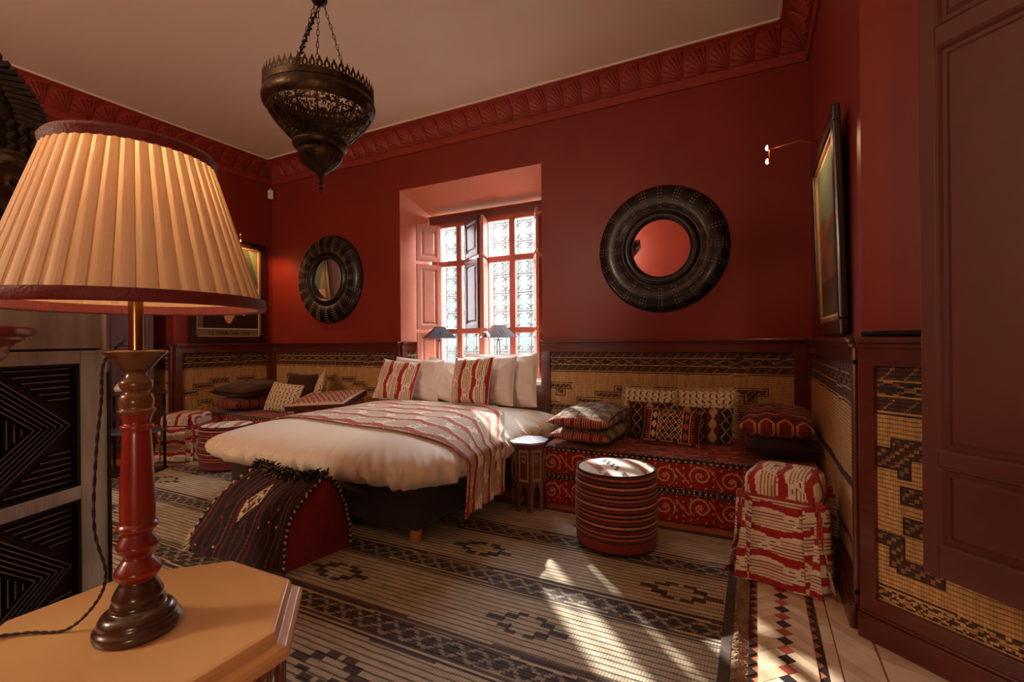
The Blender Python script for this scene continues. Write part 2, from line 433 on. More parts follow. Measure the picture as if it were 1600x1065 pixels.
# ---------------------------------------------------------------- window
PW = WOODP; DFR = M('dark_red_window_frame', srgb(112, 52, 42), .4, nz=(10, .1))
w = structE('window_1'); w.location = (0, 4.88, 0)
MB().box(-3.62, -2.05, -.03, .05, 2.70, 2.80).box(-3.62, -2.05, -.05, .05, 2.775, 2.80).build('head_trim', DFR, w, bev=.006)
for (x0, x1) in ((-3.60, -3.50), (-2.91, -2.81), (-2.15, -2.05)):
    MB().box(x0, x1, -.01, .06, .83, 2.72).build('frame_post', PW, w, bev=.005)
rows = [(.88, 1.345), (1.41, 2.175), (2.235, 2.655)]
SASH = M('red_brown_sash', srgb(168, 92, 74), .4, nz=(10, .08))
for (xa_, xb_) in ((-3.50, -2.91), (-2.81, -2.15)):
    xm_ = (xa_ + xb_) / 2
    MB().box(xm_ - .022, xm_ + .022, 0, .05, .84, 2.70).build('mullion', SASH, w, bev=.004)
    for z in (.84, 1.345, 2.175, 2.655):
        hh = .04 if z == .84 else (.065 if z < 2.6 else .05)
        MB().box(xa_, xb_, .004, .046, z, z + hh).build('transom', SASH, w, bev=.004)
    for (z0, z1) in rows:
        for (a, b) in ((xa_ + .004, xm_ - .02), (xm_ + .02, xb_ - .004)):
            MB().box(a, a + .016, .008, .042, z0, z1).box(b - .016, b, .008, .042, z0, z1).build('sash_stile', SASH, w)
            MB().box(a + .016, b - .016, .024, .028, z0 - .003, z1 + .003).build('pane', GLASS, w)
    # iron grille behind the glass
    g = MB()
    nb = 4
    for i in range(nb + 1):
        x = xa_ + (xb_ - xa_) * i / nb
        g.tube([(x, .16, .84), (x, .16, 2.72)], .0055, 5)
    zz = [.86, 1.12, 1.38, 1.60, 1.82, 2.04, 2.20, 2.42, 2.66]
    for z in zz: g.tube([(xa_, .16, z), (xb_, .16, z)], .005, 5)
    def spiral(cx, cz, r, a0, turn, n=16):
        return [(cx + r * (1 - .75 * i / n) * math.cos(a0 + turn * i / n), .158, cz + r * (1 - .75 * i / n) * math.sin(a0 + turn * i / n)) for i in range(n + 1)]
    for i in range(nb):
        x0 = xa_ + (xb_ - xa_) * i / nb; x1 = x0 + (xb_ - xa_) / nb; c = (x0 + x1) / 2
        for j in range(len(zz) - 1):
            z0, z1 = zz[j], zz[j + 1]; zc = (z0 + z1) / 2; r = min((x1 - x0) / 4.2, (z1 - z0) / 4.5)
            for sx in (-1, 1):
                g.tube(spiral(c + sx * r * 1.02, z0 + r * 1.1, r, PI / 2 if sx > 0 else PI / 2, -sx * 4.4), .0055, 5)
                g.tube(spiral(c + sx * r * 1.02, z1 - r * 1.1, r, -PI / 2, sx * 4.4), .0055, 5)
    g.build('iron_grille', IRONL, w, kind='stuff')
def leaf(name, A, B, z0, z1, mat, parent, th=.03, panels=None, label=None, depth=.012):
    """panelled shutter leaf standing between plan points A (hinge) and B; visible moulded face on its left side"""
    T, L = wallT(A, B); o = structE(name); o.matrix_world = T
    if parent is not None:
        o.parent = parent; o.matrix_parent_inverse = parent.matrix_world.inverted()
    st = min(.05, L * .17)
    panels = panels or [(z0 + st, z1 - st)]
    mb = MB().box(0, st, -th, 0, z0, z1).box(L - st, L, -th, 0, z0, z1)
    zs = [z0] + [q for p_ in panels for q in p_] + [z1]
    for i in range(0, len(zs), 2): mb.box(st, L - st, -th, 0, zs[i], zs[i + 1])
    mb.build('stile_frame', mat, o, bev=.003)
    for (a, b) in panels:
        s2 = min(.022, (L - 2 * st) * .16)
        q = MB().box(st, L - st, -th + .008, -th + .012, a, b)
        mm = MB()
        for sgn, yy in ((1, 0), (-1, -th)):
            y0 = -depth if sgn > 0 else -th + depth
            x0, x1 = st, L - st
            rings = [((0), yy), (s2 * .35, yy - sgn * depth * .3), (s2 * .7, y0), (s2 * 1.3, y0), (s2 * 2.0, yy - sgn * depth * .25)]
            vs = []
            for ins, y in rings:
                vs += [(x0 + ins, y, a + ins), (x1 - ins, y, a + ins), (x1 - ins, y, b - ins), (x0 + ins, y, b - ins)]
            fs = [(4 * k + i, 4 * k + (i + 1) % 4, 4 * k + 4 + (i + 1) % 4, 4 * k + 4 + i) for k in range(len(rings) - 1) for i in range(4)]
            fs.append(tuple(4 * (len(rings) - 1) + i for i in range(4)))
            mm.add(vs, fs)
        mm.build('panel', mat, o, fix=True)
    del o['kind']
    return o
bpy.context.view_layer.update()
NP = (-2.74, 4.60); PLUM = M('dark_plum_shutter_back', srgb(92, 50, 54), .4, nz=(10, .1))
for (z0, z1) in ((.86, 1.36), (1.40, 2.185), (2.225, 2.665)):
    leaf('shutter', (-3.63, 4.60), (-3.455, 4.85), z0, z1, PW, w)
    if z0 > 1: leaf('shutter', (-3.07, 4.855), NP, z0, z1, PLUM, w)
    leaf('shutter', (-2.72, 4.59), (-2.82, 4.86), z0, z1, PW, w)
    leaf('shutter', (-2.17, 4.87), (-2.03, 4.62), z0, z1, PW, w)
# outside: added courtyard wall screens the bright sky, ground stops light from below
struct(MB().box(-24, 12, 18, 18.3, -.1, 6.9).build('wall_courtyard_screen', M('dark_courtyard_plaster', srgb(42, 46, 43), .9, nz=(.6, .3))))  # dark colour offsets the strong sky so the window view stays readable
struct(MB().box(-24, 12, 5.03, 20, -.25, -.12).build('floor_courtyard', M('dark_courtyard_paving', srgb(60, 60, 56), .9, nz=(3, .1))))  # kept dark against the strong sky as well
# exterior skin above the room so that the sky does not leak past the walls
struct(MB().box(-8.2, 4.4, -3.4, 5.0, ZC + .1, ZC + .3).build('ceiling_roof', M('roof_plaster', srgb(200, 190, 180), .9)))
# recess door leaf on the left, painted shutter
dl = leaf('door_leaf', (-6.2, 2.55), (-6.2, 3.02), .05, 2.6, M('plum_painted_door', srgb(86, 50, 54), .4, nz=(8, .08)), None, th=.04, panels=[(.15, 1.1), (1.2, 2.5)])
tag(dl, 'plum coloured panelled door leaf standing in the recess behind the big lamp', 'door')
# big shutter leaf in front of the diagonal wall
sh = leaf('open_shutter', (2.27, .50), (.535, 2.217), .402, 3.6, SHUT, None, th=.04,
          panels=[(.514, .796), (.845, 2.27), (2.34, 3.4)], depth=.016)
tag(sh, 'tall brown panelled shutter leaf folded back over the matted wall at right', 'shutter')
# rope on the diagonal rail
r = MB()
T5, L5 = wallT((3.8, -.16), (XR, 2.48))
for k in range(3):
    pts = [T5 @ Vector((L5 - .02 - .26 * i / 160, .035 + .006 * math.cos(i * .42 + k * 2.09), 1.266 + .006 * math.sin(i * .42 + k * 2.09))) for i in range(161)]
    r.tube(pts, .006, 6)
tag(r.build('rope', BLACKM, smooth=True), 'dark twisted rope lying along the wooden rail beside the tall shutter', 'rope')
# white motion sensor in the corner
s_ = thing('motion_sensor', 'small white sensor box high in the left corner under the cornice', 'sensor', (-6.04, 4.44, 3.33), math.radians(45))
MB().box(-.035, .035, -.02, .02, -.06, .06).build('casing', M('white_plastic', srgb(225, 215, 200), .5), s_, bev=.006)
MB().box(-.012, .012, -.018, .018, .06, .085).build('bracket', M('grey_plastic', srgb(160, 150, 140), .5), s_)
# ---------------------------------------------------------------- patterns (pure cloth colours)
def hs(i, j, k=0): 
    v = math.sin(i * 127.1 + j * 311.7 + k * 74.7) * 43758.5453; return v - math.floor(v)
CR = srgb(236, 222, 196); CR2 = srgb(222, 204, 170); IKR = srgb(168, 38, 38); IKD = srgb(70, 40, 40); TAN = srgb(170, 130, 96)
def ikat(a, b, P=.16, Q=.26, c0=CR):
    """a across the stripes, b along them, metres"""
    k = math.floor(a / P); t = (a / P - k); bb = (b / Q + .35 * (k % 2)) % 1
    j = .012 * (hs(math.floor(a / .004), 0, k) - .5)
    tri = abs(bb * 2 - 1); st = math.floor(tri * 4) / 4
    c = .5 + .17 * (st - .5) + 0; wdt = .17 + .06 * (1 if tri > .7 else 0)
    d = abs(t - c)
    if d < wdt * .75 + j: return jit(IKR, .08)
    # scallop blobs with small dark seed
    if abs(t - .12) < .02 and abs(bb - .5) < .06: return IKD
    if abs(t - .88) < .02 and (bb < .05 or bb > .95): return IKD
    blob = (abs(bb - .5) < .15 - abs(t - .12) * .8 and t < .28) or ((bb < .15 or bb > .85) and t > .74)
    if blob: return CR
    if t < .30 or t > .74:
        s = (t * 8) % 1
        if s < .42: return TAN if int(t * 8) % 2 else srgb(160, 104, 84)
    return c0
def scroll(x, z):
    """arabesque border cloth; x along the divan, z height on the cloth (0 top edge .. )"""
    REDC = srgb(158, 34, 36); GLD = srgb(214, 160, 112); BLK = srgb(28, 22, 26)
    if z < .025: return GLD if (int(x / .02) % 2 and .008 < z < .016) else BLK
    if .195 < z < .25:
        if abs(z - .222) < .009 and (x / .035) % 1 < .35: return GLD
        if (abs(z - .203) < .003 or abs(z - .242) < .003) and (x / .016) % 1 < .5: return GLD
        return BLK
    zz = z - .11 if z < .2 else z - .33
    P = .21; k = math.floor(x / P); u = (x / P - k - .5) * P; s = 1 if k % 2 else -1
    u *= s; zz2 = zz + .008 * s
    r = math.hypot(u - .012, zz2); th = math.atan2(zz2, u - .012)
    if r < .014 + .005 * math.cos(5 * th): return GLD
    sp = (th / (2 * PI) + r / .042) % 1
    if .018 < r < .072 and sp < .30: return GLD
    if abs(u) > .06 and abs(zz2 - .055 * math.sin((x / P) * 2 * PI)) < .008: return GLD
    # small leaves
    lx = (x / .047) % 1 - .5; lz = ((z + .02 * math.floor(x / .047)) / .047) % 1 - .5
    if r > .07 and lx * lx * 2.2 + lz * lz + 1.2 * lx * lz < .035: return GLD
    return jit(REDC, .1)
def leafpat(x, y):
    BG = srgb(226, 208, 168); LF = srgb(84, 70, 48); RD = srgb(150, 70, 50)
    P = .052; i = math.floor(x / P); j = math.floor(y / P); u = (x / P - i - .5); v = (y / P - j - .5)
    a = hs(i, j) * PI; c, s = math.cos(a), math.sin(a); p = u * c + v * s; q = -u * s + v * c
    if abs(q - .25 * p * p) < .13 * (1 - 2.2 * abs(p)) + .02 and abs(p) < .45: return LF
    if hs(i, j, 2) > .8 and p * p + q * q < .02: return RD
    if abs(math.hypot(u - .3, v) - .42) < .045: return LF
    return BG
def kilim(x, y, w, h):
    D1 = srgb(98, 26, 28); D2 = srgb(48, 22, 22); L1 = srgb(214, 176, 136); O1 = srgb(176, 82, 52)
    if abs(y) > h / 2 - .03: return L1 if (x / .012) % 1 < .4 and abs(abs(y) - h / 2 + .018) < .006 else D1
    a = abs(x)
    if a < .085:
        u = (x / .045) % 1 - .5; v = (y / .055) % 1 - .5
        d = abs(u) + abs(v)
        return L1 if abs(d - .48) < .09 or d < .12 else D2
    if a < .095: return L1
    if a < .145:
        v = (y / .075) % 1 - .5; t = abs(abs(x) - .12) / .025
        return (L1 if x < 0 else O1) if t < abs(v) * 2 - .1 else D2
    if a < .152: return L1
    if a < .185: return D1 if (y / .02) % 1 < .7 else O1
    return D2 if (x / .02) % 1 < .6 else D1
def zigk(x, y, w, h):
    D1 = srgb(92, 28, 26); D2 = srgb(44, 22, 22); L1 = srgb(196, 130, 100)
    d = (y + .035 * abs(((x / .11) % 1) - .5) * 2) / .085 % 1
    if d < .12: return L1
    if .3 < d < .5: return D2
    return srgb(124, 38, 34) if int(x / .03) % 3 else D1
def diam(x, y, w, h):
    D1 = srgb(96, 26, 28); D2 = srgb(46, 22, 24); L1 = srgb(178, 150, 116)
    k = math.floor(x / .10); u = (x / .10 - k - .5) * 2; v = abs(((y / .10) % 1) - .5) * 2
    if k % 2 == 0: return L1 if abs(u) < .55 * v + .12 and abs(u) < .6 else D1
    return L1 if abs(abs(u) - v * .8) < .09 else D2
def checkc(x, y, w, h):
    G = srgb(168, 152, 122); G2 = srgb(116, 98, 76); R_ = srgb(120, 44, 34); K = srgb(46, 36, 30)
    if abs(y + h / 2) < .035: return srgb(138, 36, 34) if (x / .016) % 1 > .4 else srgb(186, 140, 110)
    u = (x / .13) % 1; v = (y / .16) % 1
    if v < .09 or .16 < v < .20: return R_ if (y / .32) % 1 < .5 else K
    if u < .04 or .10 < u < .14: return K
    return G if (int(x / .065) + int(y / .08)) % 2 else G2

def rugcol(x, y):
    A = srgb(192, 176, 148); D = srgb(74, 58, 54); D2 = srgb(90, 68, 60)
    y = y + .012 * noise.noise(Vector((x * 1.5, y, 0)))
    # bands
    t = (y - 1.60 + .29) % .58 - .29; a = abs(t)
    if a < .10:
        if .083 < a: return D2
        if .072 < a < .083: return A
        if a > .062: return D2
        if .052 < a < .060: return A
        q = abs(abs((x / .11) % 1 - .5) * 2 * .05 - a)
        return (A[0] * .62, A[1] * .6, A[2] * .6) if q < .012 else (D if a < .045 or (int(x / .02) % 2) else D2)
    row = round((y - 1.31) / .58); yc = 1.31 + row * .58 - .015
    off = -1.46 if row % 2 == 0 else -.90
    u = (x - off + .56) % 1.12 - .56; v = y - yc
    au, av = abs(u), abs(v)
    # stepped hollow diamond
    if abs(au - .150) < .045 and av < .020: return D2
    if abs(au - .090) < .035 and abs(av - .040) < .017: return D
    if abs(au - .045) < .03 and abs(av - .068) < .015: return D2
    return jit(A, .07)

# ---------------------------------------------------------------- floor mat
RX0, RX1, RY0, RY1 = -5.3, -.105, .2, 3.25
rg = thing('reed_rug', 'large straw reed floor mat with dark bands and stepped diamonds under the bed and poufs', 'rug', (0, 0, 0))
cs = .0125
nu = int((RX1 - RX0) / cs); nv = int((RY1 - RY0) / cs)
g = MB().grid(lambda u, v: (RX0 + (RX1 - RX0) * u, RY0 + (RY1 - RY0) * v, .012 + .0025 * noise.noise(Vector((u * 14, v * 9, 0)))), nu, nv,
              lambda u, v: rugcol(RX0 + (RX1 - RX0) * u, RY0 + (RY1 - RY0) * v))
g.build('woven_field', RUGM, rg)
DKB = M('dark_mat_binding', srgb(74, 56, 50), .85, nz=(60, .4), bump=(120, .4))
MB().box(RX1 - .03, RX1 + .012, RY0, RY1 + .02, .002, .018).build('side_binding', DKB, rg, bev=.004)
MB().box(RX0, RX1, RY1 - .02, RY1 + .02, .002, .017).build('end_binding', DKB, rg, bev=.004)
random.seed(4)
fr = MB()
for i in range(1500):
    y = random.uniform(RY0 + .4, RY1); l = random.uniform(.03, .062); an = random.uniform(-.7, .7)
    x = RX1 + .008; k = random.uniform(.002, .02)
    fr.tube([(x, y, .012), (x + l * .5 * math.cos(an), y + l * .5 * math.sin(an), .012 + k), (x + l * math.cos(an), y + l * math.sin(an) + random.uniform(-.01, .01), .009)], .0014, 3)
fr.build('fringe', M('straw_fringe', srgb(160, 132, 100), .9, nz=(40, .4)), rg, kind='stuff')

# ---------------------------------------------------------------- bed
BF = M('dark_bed_fabric', srgb(52, 40, 34), .9, nz=(80, .2), bump=(200, .2), sheen=.1)
bed = thing('bed', 'wide double bed with dark fabric divan base standing below the window', 'bed', (-2.75, 3.34, .016))
MB().box(-.91, .91, -1.02, 1.02, .075, .36).build('base', BF, bed, bev=.02, seg=3)
MB().box(-.90, .90, -1.0, 1.04, .362, .50).build('mattress', LINEN, bed, bev=.05, seg=4)
OR = M('orange_wood_leg', srgb(196, 120, 76), .5, nz=(8, .1))
for sx in (-.86, .86):
    for sy in (-.97, .97): MB().lathe([(.033, 0), (.036, .02), (.038, .08)], 20, sx, sy).build('leg', OR, bed, smooth='auto')
DA, DB, DH1, DH2, DZ = 1.12, 1.14, .172, .195, .472
def dtop(rho): return DZ + DH1 * max(0, 1 - rho ** 2.7) ** (1 / 2.3)
def duvet_pt(th, ph):
    """th around plan, ph -1..1 bottom..top"""
    c, s = math.cos(th), math.sin(th); e = .22
    k = (abs(c) ** (2 / e) + abs(s) ** (2 / e)) ** (-e / 2) if True else 1
    P = 7.0; k = (abs(c) ** P + abs(s) ** P) ** (-1 / P)
    X, Y = c * k, s * k
    a = ph * PI / 2
    rho = math.cos(a) ** .72 if abs(ph) < 1 else 0.0
    z = DZ + (DH1 if ph > 0 else DH2) * math.copysign(abs(math.sin(a)) ** .8, ph)
    arc = th * 1.1
    side = math.exp(-((ph + .12) / .42) ** 2)
    f = noise.noise(Vector((X * 6.0 + .35 * ph, Y * 6.0, ph * .6))) * .5 + noise.noise(Vector((X * 15 + ph, Y * 15, ph * 1.3 + 4))) * .35
    ridge = (1 - abs(noise.noise(Vector((X * 9 + .9 * ph, Y * 9 - .6 * ph, ph * .8 + 9))))) ** 5
    fold = (1 - abs(noise.noise(Vector((X * 8 + 1.6 * ph * noise.noise(Vector((X * 2, Y * 2, 3))), Y * 8, 20 + ph * .35))))) ** 7
    d = side * (.03 * f + .022 * (ridge - .35)) * min(1, rho * 2) + .026 * (fold - .3) * math.exp(-((ph + .35) / .38) ** 2) * min(1, rho * 2)
    q1 = noise.noise(Vector((X * 11 + .9 * ph, Y * 11 - .7 * ph, 31 + ph * .25))); q2 = noise.noise(Vector((X * 21 - .8 * ph, Y * 21, 47 + ph * .3)))
    d += (.030 * ((1 - abs(q1)) ** 4 - .4) + .010 * ((1 - abs(q2)) ** 3 - .45)) * math.exp(-((ph + .05) / .30) ** 2) * min(1, rho * 2)
    X2 = -2.75 + .02 + X * rho * (DA + d * 1.4); Y2 = 3.27 + Y * rho * (DB + d * 1.4)
    zt = z + .010 * noise.noise(Vector((X * rho * 3, Y * rho * 3, 1))) - (.02 * side * f if ph < 0 else 0)
    return (X2, Y2, zt)
dv = MB(); n1, n2 = 620, 70
vs = [duvet_pt(2 * PI * i / n1, -1 + 2 * j / n2) for j in range(n2 + 1) for i in range(n1)]
fs = [(j * n1 + i, j * n1 + (i + 1) % n1, (j + 1) * n1 + (i + 1) % n1, (j + 1) * n1 + i) for j in range(n2) for i in range(n1)]
dv.add(vs, fs)
o = dv.build('duvet', GOLDL, smooth=True)
tag(o, 'thick cream satin duvet puffed over the foot and sides of the bed', 'duvet')
# throw across the bed
def rtop(x, y):
    X = (x + 2.73) / DA; Y = (y - 3.27) / DB
    rho = (abs(X) ** 7 + abs(Y) ** 7) ** (1 / 7)
    if rho >= 1: return DZ
    # duvet top at that rho
    ca = rho ** (1 / .72); a = math.acos(min(1, ca)); return DZ + DH1 * math.sin(a) ** .8
xs_e = -2.73 + DA * .985
def runner(u, v):
    # u 0..1 along the bed width to the hanging end, v 0..1 across the throw (foot to head)
    Lt = 2.16; Ls = Lt + .33; s = u * Ls
    hang = max(0, s - Lt)
    x = -3.80 + min(s, Lt)
    f = max(0, min(1, (x + 3.8) / 2.2)); 
    yf = 2.74 - .24 * f; yb = 3.92 - 1.0 * max(0, (f - .72) / .28) ** 1.6
    if hang > 0: yf -= .08 * hang / .42; yb -= .06 * hang / .42 
    y = yf + (yb - yf) * v
    wr = .012 * noise.noise(Vector((x * 2, y * 7, 5)))
    if hang <= 0:
        z = max(rtop(x, y), DZ + .02) + .016 + wr * .8
        return (x, y, z)
    fall = min(1, hang / .06)
    return (x + .008 + .045 * math.sin(fall * PI / 2) + .02 * math.sin(v * 22 + 1) * (hang / .42) + .012 * math.sin(v * 41) * (hang / .42),
            y, rtop(x, y) * (1 - fall) + (DZ + .03) * fall + .016 * (1 - fall) - max(0, hang - .03) - .035 * (1 - v) * hang / .42 + 0)
rn = MB().grid(runner, 200, 220, lambda u, v: ikat(v * 1.12 * 1.0 + .05, u * 2.6, .19, .34, srgb(206, 188, 158)))
o = rn.build('bed_throw', FAB, smooth=True, solid=.008)
tag(o, 'red and beige ikat throw laid across the bed and hanging to the floor side', 'throw')

# ---------------------------------------------------------------- pillows and cushions
def pillow_mb(w, h, t, pat=None, n=34, inset=.05, e=.42, seed=0, wr=.006, edge=0, box=0):
    mb = MB()
    for side in (1, -1):
        def fn(u, v):
            a, b = u * 2 - 1, v * 2 - 1
            x = w / 2 * a * (1 - inset * (1 - a * a) * 0 - inset * (1 - b * b) * abs(a) ** 3)
            y = h / 2 * b * (1 - inset * (1 - a * a) * abs(b) ** 3)
            q = max(0, (1 - a * a) * (1 - b * b))
            z = side * (t / 2 * q ** e + box)
            z += wr * noise.noise(Vector((x * 9, y * 9, seed + side * 3))) * min(1, q * 4)
            z += wr * 1.3 * (1 - abs(noise.noise(Vector((x * 5 + y * 6, y * 5 - x * 3, seed + 7 * side))))) ** 6 * min(1, q * 4)
            return (x, y, z)
        vs = [fn(i / n, j / n) for j in range(n + 1) for i in range(n + 1)]
        fs = [(j * (n + 1) + i, j * (n + 1) + i + 1, (j + 1) * (n + 1) + i + 1, (j + 1) * (n + 1) + i) for j in range(n) for i in range(n)]
        if side < 0: fs = [f[::-1] for f in fs]
        c = [pat((i + .5) / n * w - w / 2, (j + .5) / n * h - h / 2) for j in range(n) for i in range(n)] if pat else None
        mb.add(vs, fs, 0, c)
    return mb
def pillow(name, label, cat, w, h, t, T, mat, pat=None, group=None, fringe=None, welt=None, **kw):
    r = thing(name, label, cat, group=group); r.matrix_world = T
    pillow_mb(w, h, t, pat, **kw).build('cover', mat, r, smooth=True)
    def rim(u):
        s = u * 4 % 4; k = int(s); f = s - k; P = [(-1, -1), (1, -1), (1, 1), (-1, 1), (-1, -1)]
        a = P[k][0] + (P[k + 1][0] - P[k][0]) * f; b = P[k][1] + (P[k + 1][1] - P[k][1]) * f
        ins = kw.get('inset', .05)
        return Vector((w / 2 * a * (1 - ins * (1 - b * b) * abs(a) ** 3), h / 2 * b * (1 - ins * (1 - a * a) * abs(b) ** 3), 0)), Vector((a if abs(a) > .999 else 0, b if abs(b) > .999 else 0, 0))
    if welt:
        m = MB().tube([rim(i / 120)[0] for i in range(120)], .004, 6, closed=True); m.build('piping', welt, r, smooth=True)
    if fringe:
        mm = MB(); L_ = fringe[1]
        for i in range(260):
            p, d = rim(i / 260); d = d.normalized() if d.length else Vector((1, 0, 0))
            q = p + d * L_ + Vector((random.uniform(-.008, .008), random.uniform(-.008, .008), random.uniform(-.01, .01)))
            mm.tube([p - d * .004, (p + q) / 2 + Vector((0, 0, random.uniform(-.004, .004))), q], .0028, 4)
        mm.build('fringe', fringe[0], r, kind='stuff')
    return r
def stand(x, y, z, h, lean, yaw, roll=0):
    """cushion standing on edge: bottom edge centre at (x,y,z), facing -y turned by yaw, leaning back"""
    return Matrix.Translation((x, y, z)) @ Matrix.Rotation(yaw, 4, 'Z') @ Matrix.Rotation(PI / 2 - lean, 4, 'X') @ Matrix.Rotation(roll, 4, 'Z') @ Matrix.Translation((0, h / 2, 0))
R = math.radians
WH = LINEN
for (x, y, z, wd_, hh, lean, yaw, roll, lab) in (
        (-3.38, 4.28, .615, .60, .46, R(14), R(10), R(-4), 'white pillow standing right behind the left ikat cushion'),
        (-3.10, 4.38, .615, .62, .44, R(20), R(6), R(-12), 'white pillow with flared edge leaning between the two pillow groups'),
        (-2.42, 4.20, .615, .66, .49, R(12), R(-4), R(1), 'white pillow upright directly behind the right ikat cushion'),
        (-2.20, 4.34, .60, .62, .52, R(8), R(-8), R(2), 'white pillow at the far right edge of the bed head'),
        (-3.62, 4.36, .60, .60, .45, R(16), R(4), R(2), 'white pillow whose corner peeks above the left ikat cushion'),
        (-2.46, 4.39, .60, .64, .52, R(4), R(0), R(-1), 'white flanged pillow rearmost in the right group')):
    pillow('white_pillow', lab, 'pillow', wd_, hh, .17, stand(x, y - .07, z, hh, lean, yaw, roll), WH, seed=int(x * 100), wr=.014, n=44, inset=.05, welt=WH)
pillow('ikat_cushion', 'red and cream ikat cushion at the left side of the bed head', 'cushion', .46, .45, .15,
       stand(-3.48, 3.97, .63, .45, R(24), R(14), R(-6)), FAB, lambda x, y: ikat(x + .31, y + .1, .155, .27), n=104, welt=FAB and LINEN, seed=3)
pillow('ikat_cushion', 'red and cream ikat cushion upright in front of the right white pillows', 'cushion', .47, .47, .15,
       stand(-2.50, 3.95, .635, .47, R(16), R(-6), R(2)), FAB, lambda x, y: ikat(x + .31, y + .3, .155, .27), n=104, welt=LINEN, seed=5)

# ---------------------------------------------------------------- divans
def divan(name, label, x0, x1, y0, y1, h=.43):
    d = thing(name, label, 'divan', (x0, y0, 0)); W = x1 - x0; Dp = y1 - y0
    MB().box(.03, W - .03, .03, Dp, .0, h - .03).build('mattress_block', DARKW, d, bev=.02)
    f = MB(); cell = .0062; nu = int(W / cell); nv = int(.43 / cell)
    def fr(u, v):
        x = u * W; z = h - .002 - v * (h - .012)
        return (x, -.006 + .010 * noise.noise(Vector((x * 2.5, z * 3, 2))) - .012 * v, z + .004 * noise.noise(Vector((x * 3, 1, 1))))
    f.grid(fr, nu, nv, lambda u, v: scroll(u * W, v * .43))
    f.build('front_drape', FAB, d, smooth=True)
    tp = MB()
    def tf(u, v):
        x = u * W; y = v * Dp
        return (x, y - .006, h + .006 * noise.noise(Vector((x * 3, y * 3, 0))) - (.008 if v == 0 else 0))
    def tc(u, v):
        x, y = u * W, v * Dp
        if y < .05: return srgb(30, 34, 40) if (x / .02) % 1 > .25 or not .015 < y < .035 else srgb(190, 150, 110)
        k = hs(math.floor(x / .03), math.floor(y / .012)); q = hs(math.floor(x / .07), math.floor(y / .03), 4)
        return srgb(196, 116, 82) if k > .75 and q > .45 else (srgb(96, 30, 30) if q < .3 else srgb(150, 40, 38))
    tp.grid(tf, int(W / .012), int(Dp / .012), tc); tp.build('top_cover', FAB, d, smooth=True)
    for sx in (0, W):
        e = MB()
        def ef(u, v):
            y = u * Dp; z = h - v * (h - .05); fl_ = .05 * v * max(0, 1 - u * 3)
            return (sx + (-1 if sx == 0 else 1) * (.006 + fl_ + .01 * noise.noise(Vector((y * 5, z * 5, sx)))), y - .004, z)
        e.grid(ef, 90, 36, lambda u, v: scroll(u * Dp, v * .43)); e.build('side_drape', FAB, d, smooth=True)
    return d
divan('divan', 'low divan in red scroll cloth with black bands between bed and ikat stool', -1.50, .345, 3.43, 4.46)
divan('divan', 'low red divan in the far left corner beyond the bed', -6.0, -4.05, 3.43, 4.46)
CF = M('cream_fringe_thread', srgb(206, 180, 140), .9); DF_ = M('dark_fringe_thread', srgb(60, 34, 28), .9, nz=(50, .5))
PI2 = PI / 2
def lay(x, y, z, yaw, tx=0, ty=0): return Matrix.Translation((x, y, z)) @ Matrix.Rotation(yaw, 4, 'Z') @ Matrix.Rotation(tx, 4, 'X') @ Matrix.Rotation(ty, 4, 'Y')
H0 = .435
pillow('cushion', 'grey checked cushion with red edge, lower of the two stacked at the divan left end', 'cushion', .50, .72, .13, lay(-1.20, 3.84, H0 + .075, R(-4), R(2)), FABD, lambda x, y: checkc(x, y, .5, .72), n=56, seed=1, e=.36)
pillow('cushion', 'sunlit grey checked cushion on top of the stack at the divan left end', 'cushion', .50, .74, .16, lay(-1.21, 3.84, H0 + .195, R(-2), R(3), R(0)), FABD, lambda x, y: checkc(x + .04, y, .5, .74), n=56, seed=2, e=.4)
lp = lambda x, y: leafpat(x + 3, y + 3)
pillow('cushion', 'cream leaf patterned cushion against the mat wall, left of the fringed one', 'cushion', .46, .40, .13, stand(-.86, 4.22, H0, .40, R(18), R(2), R(-3)), FAB, lp, n=96, seed=4, fringe=(CF, .014))
pillow('cushion', 'cream leaf patterned cushion with thick fringe on the red divan', 'cushion', .46, .40, .13, stand(-.37, 4.22, H0, .40, R(16), R(-3), R(2)), FAB, lp, n=96, seed=5, fringe=(CF, .03))
pillow('cushion', 'dark red cushion with beige diamonds between cream cushion and front cushion', 'cushion', .42, .31, .12, stand(-.78, 4.04, H0, .31, R(20), R(4), R(0)), FABD, lambda x, y: diam(x + .06, y, 0, 0), n=56, seed=6)
pillow('cushion', 'dark red zigzag cushion standing before the fringed cream cushion', 'cushion', .48, .29, .12, stand(-.40, 4.02, H0, .29, R(20), R(-4), R(0)), FABD, lambda x, y: diam(x + .15, y, 0, 0), n=56, seed=7)
pillow('cushion', 'red kilim cushion with lattice centre, foremost on the red divan', 'cushion', .44, .29, .12, stand(-.60, 3.83, H0, .29, R(24), R(-2), R(-2)), FABD, lambda x, y: kilim(x, y, .44, .29), n=70, seed=8, welt=M('rose_piping', srgb(170, 90, 80), .8))
pillow('cushion', 'dark kilim cushion, lower of the two at the right end of the divan', 'cushion', .44, .56, .15, lay(.14, 3.86, H0 + .085, R(3)), FABD, lambda x, y: zigk(x, y + .02, 0, 0) if abs(y) < .2 else srgb(46, 24, 22), n=50, seed=9, e=.3)
pillow('cushion', 'dark red zigzag cushion on top of the stack by the right wall', 'cushion', .44, .56, .20, lay(.13, 3.86, H0 + .235, R(-3), R(4)), FABD, lambda x, y: zigk(x, y, 0, 0), n=84, seed=10, e=.30)
